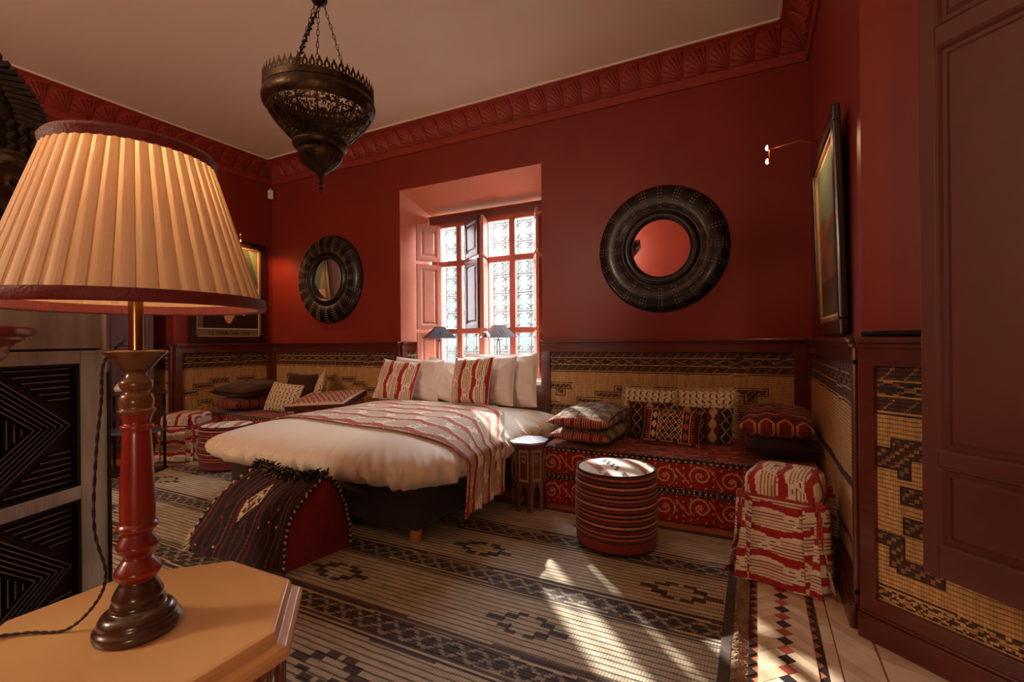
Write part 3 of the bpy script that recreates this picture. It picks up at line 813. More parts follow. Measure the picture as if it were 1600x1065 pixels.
# left corner cushions
pillow('cushion', 'orange brown cushion, lower of the pair at the left wall of the corner divan', 'cushion', .50, .60, .17, lay(-5.66, 3.80, H0 + .085, R(0)), FABD, lambda x, y: srgb(150, 70, 46) if ((x + .2 * y) / .09) % 1 > .14 and (y / .12) % 1 > .12 else srgb(60, 34, 28), n=44, seed=11, e=.3)
pillow('cushion', 'dark brown cushion with hairy fringe lying on the orange brown one', 'cushion', .56, .64, .19, lay(-5.62, 3.82, H0 + .25, R(4), R(3)), FABD, lambda x, y: jit(srgb(74, 44, 32), .3), n=44, seed=12, e=.3, fringe=(DF_, .03))
pillow('cushion', 'cream leaf patterned cushion leaning on the dark stack in the far left corner', 'cushion', .46, .36, .13, stand(-5.02, 3.76, H0, .36, R(24), R(10), R(-5)), FAB, lp, n=96, seed=13)
pillow('cushion', 'fringed cream leaf cushion tilted up in the far left corner behind the bed', 'cushion', .42, .44, .13, stand(-4.86, 4.16, H0, .44, R(14), R(-40), R(-16)), FAB, lp, n=96, seed=14, fringe=(CF, .025))
pillow('cushion', 'dark plain cushion in the shade behind the cream corner cushions', 'cushion', .50, .42, .14, stand(-5.30, 4.26, H0, .42, R(14), R(5), 0), FABD, lambda x, y: jit(srgb(60, 32, 26), .2), n=30, seed=15)
bx = thing('bolster', 'long red patterned box cushion with pale border lying beside the bed', 'cushion'); bx.matrix_world = lay(-4.40, 3.92, H0 + .15, R(12), R(13), R(-4))
pillow_mb(.78, .48, .05, lambda x, y: (srgb(206, 182, 150) if abs(x) > .35 or abs(y) > .205 else (srgb(220, 184, 150) if abs(abs((x / .07) % 1 - .5) * 2 - (y / .07) % 1) < .2 else srgb(134, 36, 36))), n=64, box=.03, inset=.02).build('cover', FABD, bx, smooth=True)
m = MB()
for a, b, c, d in ((-.385, .385, -.235, -.23), (-.385, .385, .23, .235), (-.385, -.38, -.235, .235), (.38, .385, -.235, .235)): m.box(a, b, c, d, -.03, .03)
m.build('side_gusset', M('dark_red_gusset', srgb(84, 26, 26), .9), bx)
# ---------------------------------------------------------------- poufs
def pouf(label, x, y, r, h, sunny=True):
    t = thing('pouf', label, 'pouf', (x, y, .016))
    n = 72
    rows = int(h / .006)
    OR1 = srgb(176, 84, 60); RD1 = srgb(126, 38, 38); BK = srgb(30, 24, 24); LO = srgb(206, 128, 90)
    def rad(z): return r * (1 - .012 * math.cos(z / h * 2 * PI)) - (.012 * max(0, (z - h + .03) / .03) ** 2) - .01 * max(0, (.02 - z) / .02)
    def cc(u, v):
        z = v * h
        if z < .02: return BK
        if z < .085: return RD1 if (z / .02) % 1 > .15 else BK
        k = (z / .022) % 1; i = int(z / .022)
        if k < .45: return BK
        return jit((OR1, RD1, LO, RD1, OR1)[i % 5], .08)
    mb = MB()
    mb.grid(lambda u, v: (rad(v * h) * math.cos(u * 2 * PI), rad(v * h) * math.sin(u * 2 * PI), v * h + .003 * math.sin(u * 12)), n, rows, cc)
    mb.build('side_cover', FABD, t, smooth=True)
    tp = MB(); R0 = rad(h)
    def tcol(u, v):
        a = u * 2 * PI; q = v * R0; X, Y = q * math.cos(a), q * math.sin(a); s = (X * .8 + Y * .6) / .05
        k = math.floor(s)
        return (srgb(230, 220, 206), srgb(226, 214, 196), srgb(170, 100, 88), srgb(228, 218, 202), srgb(90, 80, 90))[k % 5] if hs(math.floor(X / .02), k) > .25 else srgb(222, 210, 196)
    tp.grid(lambda u, v: (R0 * v * math.cos(u * 2 * PI), R0 * v * math.sin(u * 2 * PI), h + .018 * (1 - v * v)), n, 24, tcol)
    tp.build('top_cover', FAB, t, smooth=True)
    MB().tube([(R0 * math.cos(2 * PI * i / 64), R0 * math.sin(2 * PI * i / 64), h) for i in range(64)], .006, 6, closed=True).build('piping', BLKF, t, smooth=True)
    return t
BLKF = M('black_piping', srgb(34, 24, 24), .9)
pouf('round pouf with orange and black stripes and pale sunlit top on the reed mat', -.77, 2.90, .245, .455)
pouf('dark striped round pouf with pale top half hidden beyond the foot of the bed', -4.74, 2.98, .25, .42)

# ---------------------------------------------------------------- skirted ikat stools
REDT = M('red_silk_tassel', srgb(176, 40, 36), .6, nz=(40, .2), bump=(120, .3), sheen=.3)
def stool(label, x, y, rz, w, h, sk=.05, c=0):
    t = thing('skirted_stool', label, 'stool', (x, y, 0), rz)
    a = w / 2
    # seat cushion block
    mb = MB(); n = 40; hb = h - .13
    def cush(u, v):
        th = u * 2 * PI; C, S = math.cos(th), math.sin(th); k = (abs(C) ** 7 + abs(S) ** 7) ** (-1 / 7)
        if v < .4: q = v / .4; rr = 1.02 + .02 * math.sin(q * PI); z = hb + .085 * q
        else:
            q = (v - .4) / .6; rr = 1.02 * math.cos(q * PI / 2) ** .45 if q < 1 else 0; z = hb + .085 + .05 * math.sin(q * PI / 2)
        return (a * C * k * rr, a * S * k * rr, z)
    def cc(u, v):
        p = cush(u, v)
        return ikat(p[0] + .31, p[1] * 1.0 + p[2] * .8, .13, .22)
    mb.grid(cush, 220, 70, cc); mb.build('seat_cushion', FAB, t, smooth=True)
    # skirt: four panels, corners split and flared
    for k in range(4):
        Tk = Matrix.Rotation(k * PI / 2, 4, 'Z')
        def sf(u, v):
            xx = (u * 2 - 1); fl_ = v ** 1.3
            ww = a * 1.01 + sk * .55 * fl_
            xq = xx * ww; yq = -(a * 1.01 + sk * fl_ * (1 + .5 * abs(xx) ** 3) + .012 * fl_ * math.sin(xx * 5 + k))
            return Tk @ Vector((xq, yq, hb - v * (hb - .012)))
        MB().grid(sf, 80, 170, lambda u, v: ikat(v * hb + .02, u * (w + .04) + .11 * k + c, .125, .25)).build('skirt_panel', FAB, t, smooth=True, solid=.004)
        # inner pleat piece behind the corner
        cx, cy = a * .98, -a * .98
        P = MB().grid(lambda u, v: Tk @ Vector((cx + (u - .5) * .10 * (1 + 0) * (1) + sk * .35 * v, cy + (u - .5) * .10 - sk * .35 * v + 0, hb - v * (hb - .012))), 12, 50,
                      lambda u, v: ikat(v * hb + .06, u * .1 + .2, .125, .25)); P.build('corner_pleat', FAB, t, smooth=True, solid=.004)
    cord = MB()
    for zz in (hb + .004, hb + .012):
        cord.tube([((a * 1.035) * math.cos(q) * (abs(math.cos(q)) ** 7 + abs(math.sin(q)) ** 7) ** (-1 / 7), (a * 1.035) * math.sin(q) * (abs(math.cos(q)) ** 7 + abs(math.sin(q)) ** 7) ** (-1 / 7), zz) for q in [2 * PI * i / 80 for i in range(80)]], .004, 5, closed=True)
    cord.build('cord', REDT, t, smooth=True)
    MB().box(-a * .9, a * .9, -a * .9, a * .9, .02, hb).build('stool_box', DARKW, t)
    for sx in (-1, 1):
        for sy in (-1, 1):
            q = thing('x', '', '', (sx * a * 1.08, sy * a * 1.08, hb)); q.name = 'tassel'; q.parent = t
            for kk in ('label', 'category'): del q[kk]
            tw = MB(); 
            tw.lathe([(.0, .03), (.012, .028), (.016, .02), (.012, .01), (.004, .008)][::-1], 12)
            for j in range(5):
                an = j * 1.25; tw.tube([(.014 * math.cos(an + s_ * .6), .014 * math.sin(an + s_ * .6), .012 * math.sin(s_ * 1.2)) for s_ in range(6)], .006, 6)
            tw.build('rosette', REDT, q, smooth=True)
            MB().lathe([(.005, 0), (.006, -.04), (.013, -.045), (.014, -.06), (.010, -.066)][::-1], 12).build('knot', REDT, q, smooth='auto')
            tt = MB()
            for j in range(22):
                an = j * 2.4; rr = .003 + .008 * (j / 22) ** .5; tt.tube([(rr * .8 * math.cos(an), rr * .8 * math.sin(an), -.062), (rr * 1.5 * math.cos(an), rr * 1.5 * math.sin(an), -.15)], .0026, 4)
            tt.build('tassel_threads', REDT, q, kind='stuff')
    return t
stool('cream and red ikat skirted stool with red corner tassels beside the tiled floor', .135, 2.93, R(-13), .33, .56)
stool('small ikat skirted stool in the shade beyond the turned lamp column', -5.57, 3.05, R(28), .36, .50, sk=.03, c=.1)

# ---------------------------------------------------------------- octagonal side table
t = thing('octagonal_side_table', 'small octagonal inlaid wooden side table with silvery top beside the bed', 'side table', (-1.51, 3.22, .014), R(22.5 + 8))
INL = M('worn_inlaid_wood', srgb(112, 84, 62), .45, nz=(24, .35), bump=(60, .3)); INR = M('reddish_inlaid_wood', srgb(104, 44, 38), .45, nz=(14, .25), bump=(60, .2))
SILV = M('worn_silver_top', srgb(170, 172, 176), .32, metal=.75, nz=(16, .25), bump=(50, .15))
def octo(r, ph=0): return [(r * math.cos(ph + PI / 4 * i), r * math.sin(ph + PI / 4 * i)) for i in range(8)]
MB().prism(octo(.152), .487, .503).build('table_top', SILV, t, bev=.003)
MB().prism(octo(.146), .462, .487).build('top_moulding', INR, t, bev=.004)
for k in range(8):
    a0 = PI / 4 * k; r0 = .132
    p0 = Vector((r0 * math.cos(a0), r0 * math.sin(a0), 0)); p1 = Vector((r0 * math.cos(a0 + PI / 4), r0 * math.sin(a0 + PI / 4), 0))
    d = (p1 - p0); L_ = d.length; d.normalize(); nrm = Vector((d.y, -d.x, 0))
    mtx = Matrix.Identity(4); mtx.col[0][:3] = d; mtx.col[1][:3] = nrm; mtx.col[3][:3] = p0
    # panel with a pointed arch cut out below
    out = [(0, 0), (L_ * .22, 0)] + [(L_ * .22 + L_ * .28 * (1 - math.cos(q)) , .15 + .055 * math.sin(q)) for q in (0, .5, 1.0, 1.4)]
    arch = [(L_ * .24, .0), (L_ * .24, .13), (L_ * .30, .17), (L_ * .42, .185), (L_ * .5, .205), (L_ * .58, .185), (L_ * .70, .17), (L_ * .76, .13), (L_ * .76, 0)]
    poly = [(0, 0)] + arch + [(L_, 0), (L_, .462), (0, .462)]
    T2 = mtx @ Matrix(((1, 0, 0, 0), (0, 0, -1, 0), (0, 1, 0, 0), (0, 0, 0, 1)))
    sd_ = MB().prism(poly, -.0, .010, T=T2).build('side_panel', INL if k % 2 == 0 else INR, t)
    b_ = MB()
    for (x0, x1, z0, z1) in ((.15, .24, .22, .45), (.76, .85, .22, .45), (.15, .85, .43, .45), (.15, .85, .22, .238), (.36, .64, .36, .37), (.36, .64, .40, .41), (.36, .40, .36, .41), (.60, .64, .36, .41)):
        b_.box(L_ * x0, L_ * x1, -.001, .004, z0, z1, T=mtx)
    b_.build('inlay_frame', M('inlay_pale', srgb(160, 130, 100), .5) if k == 0 else bpy.data.materials['inlay_pale'], sd_)

# ---------------------------------------------------------------- saddle bag heap at the foot of the bed
def bagcol(u, v, w, h):
    K = srgb(34, 24, 24); R1 = srgb(96, 30, 26); O1 = srgb(128, 58, 40); L1 = srgb(214, 188, 150)
    x, y = u * w, v * h
    # diamond medallion
    mx, my = (x - .42 * w), (y - .36 * h)
    q = mx * .35 + my; d = abs(mx) / .055 + abs(my) / .13
    if d < 1:
        if d > .82: return L1
        return L1 if hs(math.floor(mx / .012), math.floor(my / .014)) > .5 else srgb(90, 54, 40)
    s = (x + .03 * math.sin(y * 14)) / .21; k = s - math.floor(s)
    if k < .05: return O1
    if .16 < k < .27: return R1
    if abs(k - .65) < .2 * abs(math.sin(y * 11)) and abs(k - .65) > .2 * abs(math.sin(y * 11)) - .07: return R1
    if hs(math.floor(x / .012), math.floor(y / .012)) > .994: return L1
    return jit(K, .3)
bg_ = thing('kilim_saddle_bag', 'dark kilim saddle bag with braided edges slumped against the foot of the bed', 'bag', (-2.5, 1.9, 0))
o0 = Vector((-2.5, 1.9, 0))
A = Vector((-3.00, 1.66, .01)) - o0; B = Vector((-2.25, 1.72, .01)) - o0; C = Vector((-2.20, 2.12, .01)) - o0; D_ = Vector((-3.02, 2.16, .01)) - o0
R1 = Vector((-2.72, 1.93, .50)) - o0; R2 = Vector((-2.22, 1.98, .47)) - o0
def sheet(P0, P1, Q0, Q1, sag, nb, wob=.02):
    def f(u, v):
        top = P0.lerp(P1, u) + Vector((0, 0, -.035 * math.sin(u * PI))); bot = Q0.lerp(Q1, u)
        p = top.lerp(bot, v); n_ = nb * (sag * math.sin(v * PI) ** .8 * (1 if v < 1 else 0) + wob * noise.noise(Vector((u * 5, v * 3, sag * 10))))
        return p + n_
    return f
fr_n = Vector((-.1, -1, .5)).normalized()
fs_ = sheet(R1, R2, A, B, .10, fr_n)
MB().grid(fs_, 90, 80, lambda u, v: bagcol(u, v, .75, .55)).build('front_bag', FABD, bg_, smooth=True, solid=.012)
bs_ = sheet(R1, R2, D_, C, .05, Vector((0, 1, .4)).normalized())
MB().grid(bs_, 60, 50, lambda u, v: bagcol(u, v, .75, .55)).build('back_bag', FABD, bg_, smooth=True, solid=.012)
LIN = M('red_wool_lining', srgb(132, 34, 32), .95, nz=(30, .15), bump=(100, .2))
rl = MB()
def lin(u, v):
    return fs_(1, v).lerp(bs_(1, v), u) + Vector((-.012 + .05 * math.sin(v * PI) * math.sin(u * PI), 0, -.004))
rl.grid(lin, 24, 30); rl.build('lining', LIN, bg_, smooth=True)
ll = MB(); ll.grid(lambda u, v: (R1 + Vector((.02, 0, -.02))).lerp(A.lerp(D_, u), v), 10, 10); ll.build('end_lining', LIN, bg_, smooth=True)
BRD = M('beige_braid', srgb(204, 176, 140), .9, nz=(40, .3)); BRK = M('black_braid', srgb(30, 24, 24), .9)
def braid(fn, nseg, name='braided_edge'):
    mb = MB()
    for i in range(nseg):
        a_ = fn(i / nseg); b_2 = fn((i + .85) / nseg); off = Vector((random.uniform(-.006, .006), random.uniform(-.006, .006), random.uniform(0, .006)))
        mb.tube([a_ + off, (a_ + b_2) / 2 + off + Vector((0, 0, .004)), b_2 - off], [.003, .0095, .003], 6, m=i % 2)
    mb.build(name, [BRD, BRK], bg_, smooth=True)
braid(lambda t_: fs_(1, t_) + Vector((.008, -.008, .008)), 34); braid(lambda t_: bs_(1, t_) + Vector((.008, 0, .008)), 30); braid(lambda t_: fs_(0, t_), 26)
tf = MB(); random.seed(8)
for i in range(700):
    u = random.random(); p = fs_(u, random.uniform(0, .06)) + Vector((0, 0, .012)); q = p + Vector((random.uniform(-.04, .04), random.uniform(-.045, .03), random.uniform(-.02, .045)))
    tf.tube([p, (p + q) / 2 + Vector((0, 0, .01)), q], [.004, .005, .002], 4, m=0 if random.random() > .22 else 1)
tf.build('goat_hair_fringe', [BRK, M('ochre_braid', srgb(150, 112, 70), .9)], bg_, kind='stuff')
tf = MB()
for i in range(60):
    p = fs_(0, .75 + .25 * random.random()); q = p + Vector((random.uniform(-.06, -.02), random.uniform(-.02, .02), random.uniform(-.05, -.01))); q.z = max(q.z, .02)
    tf.tube([p, q], .004, 4)
tf.build('corner_tassel', BRD, bg_, kind='stuff')

# ---------------------------------------------------------------- round leather mirrors
LEA = M('black_brown_leather', srgb(17, 11, 10), .34, nz=(14, .3), bump=(24, .12), coat=.15)
BRS = M('dull_stud_metal', srgb(178, 166, 150), .35, metal=.9)
MIR = M('mirror_glass', (.92, .90, .88), .015, metal=1.0)
def mirror(label, x):
    t = thing('round_mirror', label, 'mirror', (x, YB - .002, 2.075)); TT = Matrix.Rotation(PI / 2, 4, 'X')
    prof = [(.252, .030), (.256, .058), (.275, .078), (.305, .082), (.33, .068), (.345, .060), (.40, .080), (.47, .082), (.53, .062), (.565, .03), (.577, .004)]
    fine = []
    for i in range(len(prof) - 1):
        for k in range(4):
            f = k / 4; p0 = prof[max(i - 1, 0)]; p1 = prof[i]; p2 = prof[i + 1]; p3 = prof[min(i + 2, len(prof) - 1)]
            cr = lambda a, b, c, d: .5 * (2 * b + (c - a) * f + (2 * a - 5 * b + 4 * c - d) * f * f + (3 * b - a - 3 * c + d) * f ** 3)
            fine.append((cr(p0[0], p1[0], p2[0], p3[0]), cr(p0[1], p1[1], p2[1], p3[1])))
    fine.append(prof[-1]); fine.append((.577, 0)); fine.append((.25, 0)); 
    mb = MB().lathe(fine + [fine[0]], 96, T=TT, caps=False); mb.build('leather_frame', LEA, t, smooth='auto', fix=True)
    MB().lathe([(.262, -.003), (.262, .003)], 64, T=Matrix.Translation((0, -.034, 0)) @ Matrix.Rotation(R(3.2), 4, 'X') @ TT).build('glass', MIR, t)
    st = MB(); 
    import bisect
    def zz(r):
        for i in range(len(fine) - 4):
            if fine[i][0] <= r <= fine[i + 1][0]: return fine[i][1] + (fine[i + 1][1] - fine[i][1]) * (r - fine[i][0]) / max(1e-6, fine[i + 1][0] - fine[i][0])
        return .05
    for k in range(20):
        for dl_ in ((-.028, .028) if k % 2 else (-.05, 0, .05)):
            a = 2 * PI * k / 20 + dl_ * 1.0
            for r in (.37, .40, .43, .46, .49, .52, .545):
                p = TT @ Vector((r * math.cos(a), r * math.sin(a), zz(r) + .001))
                s2 = .0062; TTp = Matrix.Translation(p) @ TT
                st.lathe([(s2, 0), (s2 * .7, .002), (.0005, .003)], 6, T=TTp, caps=False)
    st.build('studs', BRS, t, smooth=True, kind='stuff')
mirror('large round black leather mirror on the wall above the red divan', -.756)
mirror('round black leather mirror on the back wall left of the window', -4.955)

# ---------------------------------------------------------------- framed pictures
GLD = M('gilt_liner', srgb(176, 140, 92), .4, metal=.5); FRB = M('black_brown_frame', srgb(36, 22, 18), .3, nz=(12, .2), coat=.3)
FRR = M('red_brown_frame_edge', srgb(96, 40, 28), .35)
def picture(label, p0, p1, z0, z1, art, tilt=0, mat_w=.02):
    T, L = wallT(p0, p1); t = thing('framed_picture', label, 'picture'); t.matrix_world = T @ Matrix.Translation((0, .012, z0)) @ Matrix.Rotation(tilt, 4, 'X')
    H = z1 - z0; f = .075
    for (x0, x1, a, b) in ((0, L, 0, f), (0, L, H - f, H), (0, f, f, H - f), (L - f, L, f, H - f)):
        MB().box(x0, x1, 0, .035, a, b).build('frame_rail', FRB, t, bev=.008)
    for (x0, x1, a, b) in ((f, L - f, f, f + mat_w), (f, L - f, H - f - mat_w, H - f), (f, f + mat_w, f, H - f), (L - f - mat_w, L - f, f, H - f)):
        MB().box(x0, x1, 0, .024, a, b).build('liner', GLD, t)
    nx, nz = 90, int(90 * H / L)
    MB().grid(lambda u, v: (L - f - (L - 2 * f) * u, .013, f + (H - 2 * f) * v), nx, nz, lambda u, v: art(u, v)).build('picture_sheet', ART, t)
    return t
ART = M('printed_picture', rough=.35, attr=True)
def artL(u, v):
    BG = srgb(196, 150, 110); CRM = srgb(222, 206, 172); K = srgb(40, 26, 26); GRY = srgb(110, 100, 86); RD = srgb(170, 52, 34)
    if u < .035 or u > .965 or v < .02 or v > .98: return CRM
    if v < .09: return GRY if v < .085 else CRM
    if u < .10: return srgb(108, 92, 72)
    # dark group of seated shapes below, paler orange glow behind, green upper field
    y0 = .26 + .07 * math.sin(u * 9) + .05 * math.sin(u * 23)
    if v < y0: return K
    for (cx, cz, r, c) in ((.28, .34, .05, CRM), (.42, .36, .045, RD), (.60, .30, .04, RD), (.80, .33, .05, RD), (.22, .27, .03, CRM), (.66, .20, .03, CRM)):
        if (u - cx) ** 2 + ((v - cz) * 1.2) ** 2 < r * r: return c
    if v > .55: return srgb(120, 128, 84) if math.sin(u * 20 + v * 9) > -.2 else srgb(70, 84, 60)
    return BG
pl = picture('tall framed poster with cream border on the left wall behind the big lampshade', (XL + .0, 4.36), (XL + .0, 3.36), 1.262, 2.60, artL)
# lettering along the foot of the poster
cu = bpy.data.curves.new('t', 'FONT'); cu.body = 'LE MARCHE DES'; cu.size = .075; cu.extrude = .0005; cu.align_x = 'CENTER'
tmp = bpy.data.objects.new('t', cu); COL.objects.link(tmp); bpy.context.view_layer.update()
me = bpy.data.meshes.new_from_object(tmp.evaluated_get(bpy.context.evaluated_depsgraph_get())); bpy.data.objects.remove(tmp)
lt = bpy.data.objects.new('lettering', me); COL.objects.link(lt); me.materials.clear(); me.materials.append(M('dark_print', srgb(36, 28, 26), .5)); lt.parent = pl
lt.matrix_local = Matrix.Translation((.5, .0145, .096)) @ Matrix.Rotation(PI, 4, 'Z') @ Matrix.Rotation(PI / 2, 4, 'X')
def artR(u, v):
    if u < .06 or u > .94 or v < .04 or v > .96: return srgb(226, 208, 168)
    n_ = noise.noise(Vector((u * 4, v * 7, 2)))
    if v > .62 + .1 * n_: return srgb(112, 130, 106)
    if n_ > .15: return srgb(92, 88, 58)
    return srgb(132, 84, 58) if v > .25 else srgb(80, 60, 46)
picture('framed landscape picture leaning out from the right wall above the dado', (XR, 2.70), (XR, 3.66), 1.268, 2.36, artR, tilt=R(-1.5))
# picture lights
BUL = M('lit_bulb', (1, .8, .5), emis=((1.0, .72, .42), 12)); BRZ = M('brass_arm', srgb(176, 112, 62), .3, metal=.9)
DIMB = M('shaded_bulb', (.5, .3, .15), emis=((1.0, .5, .2), .5))
def plight(label, T, ln, two=True):
    t = thing('picture_light', label, 'lamp'); t.matrix_world = T
    MB().tube([(0, .02, 0), (0, ln * .5, .04), (0, ln, .02)], .004, 8).build('arm', BRZ, t, smooth=True)
    MB().lathe([(.02, 0), (.022, .012), (.008, .02)], 16, T=Matrix.Rotation(-PI / 2, 4, 'X')).build('wall_fixing', BRZ, t, smooth='auto')
    MB().tube([(0, ln + .006, .05), (0, ln + .006, -.055)], .004, 8).build('crossbar', BRZ, t, smooth=True)
    for sz in (.035, -.045):
        MB().lathe([(.002, -.018), (.007, -.014), (.009, -.002), (.006, .008), (.003, .013)], 12, .008, ln + .014, T=Matrix.Translation((0, 0, sz))).build('bulb', BUL if two else DIMB, t, smooth=True)
    return t
TR_, _ = wallT((XR, 2.70), (XR, 3.66))
plight('brass picture light with two glowing bulbs over the right wall picture', TR_ @ Matrix.Translation((.50, .02, 2.345)), .30)
lamp('picture_light_right', 'SPOT', 9, (1.0, .55, .28), (XR - .30, 3.2, 2.36), target=(XR - .0, 3.2, 1.2), spot_size=R(150), spot_blend=.5, shadow_soft_size=.03)
TL_, _ = wallT((XL, 4.36), (XL, 3.36))
plight('small brass picture light above the poster at the far left corner', TL_ @ Matrix.Translation((.45, .02, 2.62)), .16, False)
lamp('picture_light_left', 'SPOT', 30, (1.0, .45, .20), (XL + .26, 3.95, 2.62), target=(XL + .02, 4.1, 1.3), spot_size=R(140), spot_blend=.5, shadow_soft_size=.03)
# ---------------------------------------------------------------- hanging lantern
BRZD = M('dark_pierced_bronze', srgb(74, 58, 42), .38, metal=.85, nz=(22, .4), bump=(60, .25))
GLO = M('pale_glass_liner', srgb(210, 200, 180), .4)
lan = thing('hanging_lantern', 'dark pierced bronze mosque lamp hanging on chains from the ceiling', 'lamp', (-1.777, 1.563, 0))
def cr_curve(prof, k=5):
    out = []
    for i in range(len(prof) - 1):
        p0 = prof[max(i - 1, 0)]; p1 = prof[i]; p2 = prof[i + 1]; p3 = prof[min(i + 2, len(prof) - 1)]
        for q in range(k):
            f = q / k; c = lambda a, b, c_, d: .5 * (2 * b + (c_ - a) * f + (2 * a - 5 * b + 4 * c_ - d) * f * f + (3 * b - a - 3 * c_ + d) * f ** 3)
            out.append((max(.0005, c(p0[0], p1[0], p2[0], p3[0])), c(p0[1], p1[1], p2[1], p3[1])))
    out.append(prof[-1]); return out
MB().lathe([(.226, 2.366), (.236, 2.370), (.238, 2.392), (.234, 2.396)], 72, caps=False).build('rim_band', BRZD, lan, smooth='auto', solid=.004)
MB().lathe(cr_curve([(.220, 2.300), (.238, 2.322), (.243, 2.345), (.234, 2.368)]), 72, caps=False).build('rim_torus', BRZD, lan, smooth=True, solid=.004)
# pierced crown of pointed leaves
cw = MB(); nl = 52
for i in range(nl):
    a = 2 * PI * i / nl; w_ = .0140
    T_ = Matrix.Rotation(a, 4, 'Z') @ Matrix.Translation((.237, 0, 2.390)) @ Matrix.Rotation(PI / 2, 4, 'Z')
    def P(x, z): return T_ @ Vector((x, 0, z))
    o_ = [(-.4, 0), (-1, .012), (-.85, .028), (-.35, .040), (0, .055), (.35, .040), (.85, .028), (1, .012), (.4, 0)]
    i_ = [(-.08, .008), (-.28, .013), (-.26, .022), (-.1, .028), (0, .031), (.1, .028), (.26, .022), (.28, .013), (.08, .008)]
    vs = [P(x * w_, z) for x, z in o_] + [P(x * w_, z) for x, z in i_]
    cw.add(vs, [(k, k + 1, 9 + k + 1, 9 + k) for k in range(8)] + [(0, 9, 17, 8)])
cw.build('crown_gallery', BRZD, lan, solid=.002, kind='stuff')
# pierced bowl: gore panels with small openings
prof = cr_curve([(.222, 2.304), (.208, 2.275), (.180, 2.240), (.150, 2.208), (.122, 2.182), (.104, 2.168)], 6)
bowl = MB(); n = 480; m_ = len(prof) * 2 - 1
def pr(v):
    s = v * (len(prof) - 1); i = min(int(s), len(prof) - 2); f = s - i
    return prof[i][0] + (prof[i + 1][0] - prof[i][0]) * f, prof[i][1] + (prof[i + 1][1] - prof[i][1]) * f
nv_ = 64
vs = []
for j in range(nv_ + 1):
    r, z = pr(j / nv_)
    for i in range(n):
        a = 2 * PI * i / n; g_ = (i * 16 / n) % 1; rr = r * (1 + .012 * math.sin(g_ * PI)); vs.append((rr * math.cos(a), rr * math.sin(a), z))
fs = []
for j in range(nv_):
    for i in range(n):
        i2 = i % 30
        solid_ = i2 in (0, 1, 29) or j < 2 or j > nv_ - 4 or j in (11, 12)
        hole = hs(i // 2 + (j // 2 % 2), j // 2, 3) > .50
        if not solid_ and hole: continue
        fs.append((j * n + i, j * n + (i + 1) % n, (j + 1) * n + (i + 1) % n, (j + 1) * n + i))
bowl.add(vs, fs); bowl.build('pierced_bowl', BRZD, lan, solid=.0015)
for k in range(16):
    a = 2 * PI * k / 16
    MB().tube([(pr(v / 12)[0] * 1.006 * math.cos(a), pr(v / 12)[0] * 1.006 * math.sin(a), pr(v / 12)[1]) for v in range(13)], .0032, 6).build('rib', BRZD, lan, smooth=True)
MB().lathe(cr_curve([(.098, 2.176), (.114, 2.168), (.119, 2.154), (.110, 2.140), (.094, 2.134)]), 48, caps=False).build('collar', BRZD, lan, smooth=True, solid=.003)
MB().lathe(cr_curve([(.090, 2.136), (.097, 2.118), (.090, 2.092), (.066, 2.062), (.038, 2.042), (.018, 2.024), (.010, 2.012)]), 40, caps=False).build('lower_bowl', BRZD, lan, smooth=True, solid=.002)
for k in range(12):
    a = 2 * PI * k / 12
    MB().tube([(r * 1.02 * math.cos(a), r * 1.02 * math.sin(a), z) for r, z in ((.097, 2.118), (.090, 2.092), (.066, 2.062), (.038, 2.042))], .003, 5).build('petal_rib', BRZD, lan, smooth=True)
MB().lathe(cr_curve([(.006, 2.016), (.014, 2.006), (.006, 1.996), (.013, 1.984), (.006, 1.972), (.010, 1.962), (.004, 1.952), (.0015, 1.935)]), 20).build('finial', BRZD, lan, smooth=True)
MB().lathe([(.148, 2.37), (.152, 2.376), (.148, 2.382)], 40, caps=False).build('inner_ring', BRZD, lan, solid=.003)
for k in range(3): MB().tube([(.15 * math.cos(R(27 + 120 * k)), .15 * math.sin(R(27 + 120 * k)), 2.376), (.234 * math.cos(R(27 + 120 * k)), .234 * math.sin(R(27 + 120 * k)), 2.376)], .003, 6).build('ring_strut', BRZD, lan)
# chains
HUB = Vector((0.0, 0, 2.83))
def chain(p, q, nm='chain'):
    p, q = Vector(p), Vector(q); L_ = (q - p).length; nL = int(L_ / .024); d = (q - p).normalized(); sx = d.orthogonal().normalized(); sy = d.cross(sx)
    mb = MB()
    for i in range(nL):
        c = p + d * (L_ * (i + .5) / nL); a_ = sx if i % 2 else sy
        mb.tube([c + d * (.0155 * math.cos(t_)) + a_ * (.0055 * math.sin(t_)) for t_ in [2 * PI * k / 10 for k in range(10)]], .0016, 4, closed=True)
    return mb.build(nm, BLACKM, lan)
for k in range(3):
    a = R(120 * k) + R(27)
    chain((.15 * math.cos(a), .15 * math.sin(a), 2.38), (HUB.x + .018 * math.cos(a), HUB.y + .018 * math.sin(a), HUB.z - .015))
MB().lathe(cr_curve([(.006, 2.80), (.03, 2.815), (.036, 2.83), (.03, 2.845), (.008, 2.86)]), 24).build('chain_hub', BRZD, lan, smooth=True)
chain((0, 0, 2.86), (0, 0, 3.72))
MB().lathe([(.004, 3.70), (.05, 3.72), (.055, ZC)], 24).build('ceiling_rose', BRZD, lan, smooth='auto')
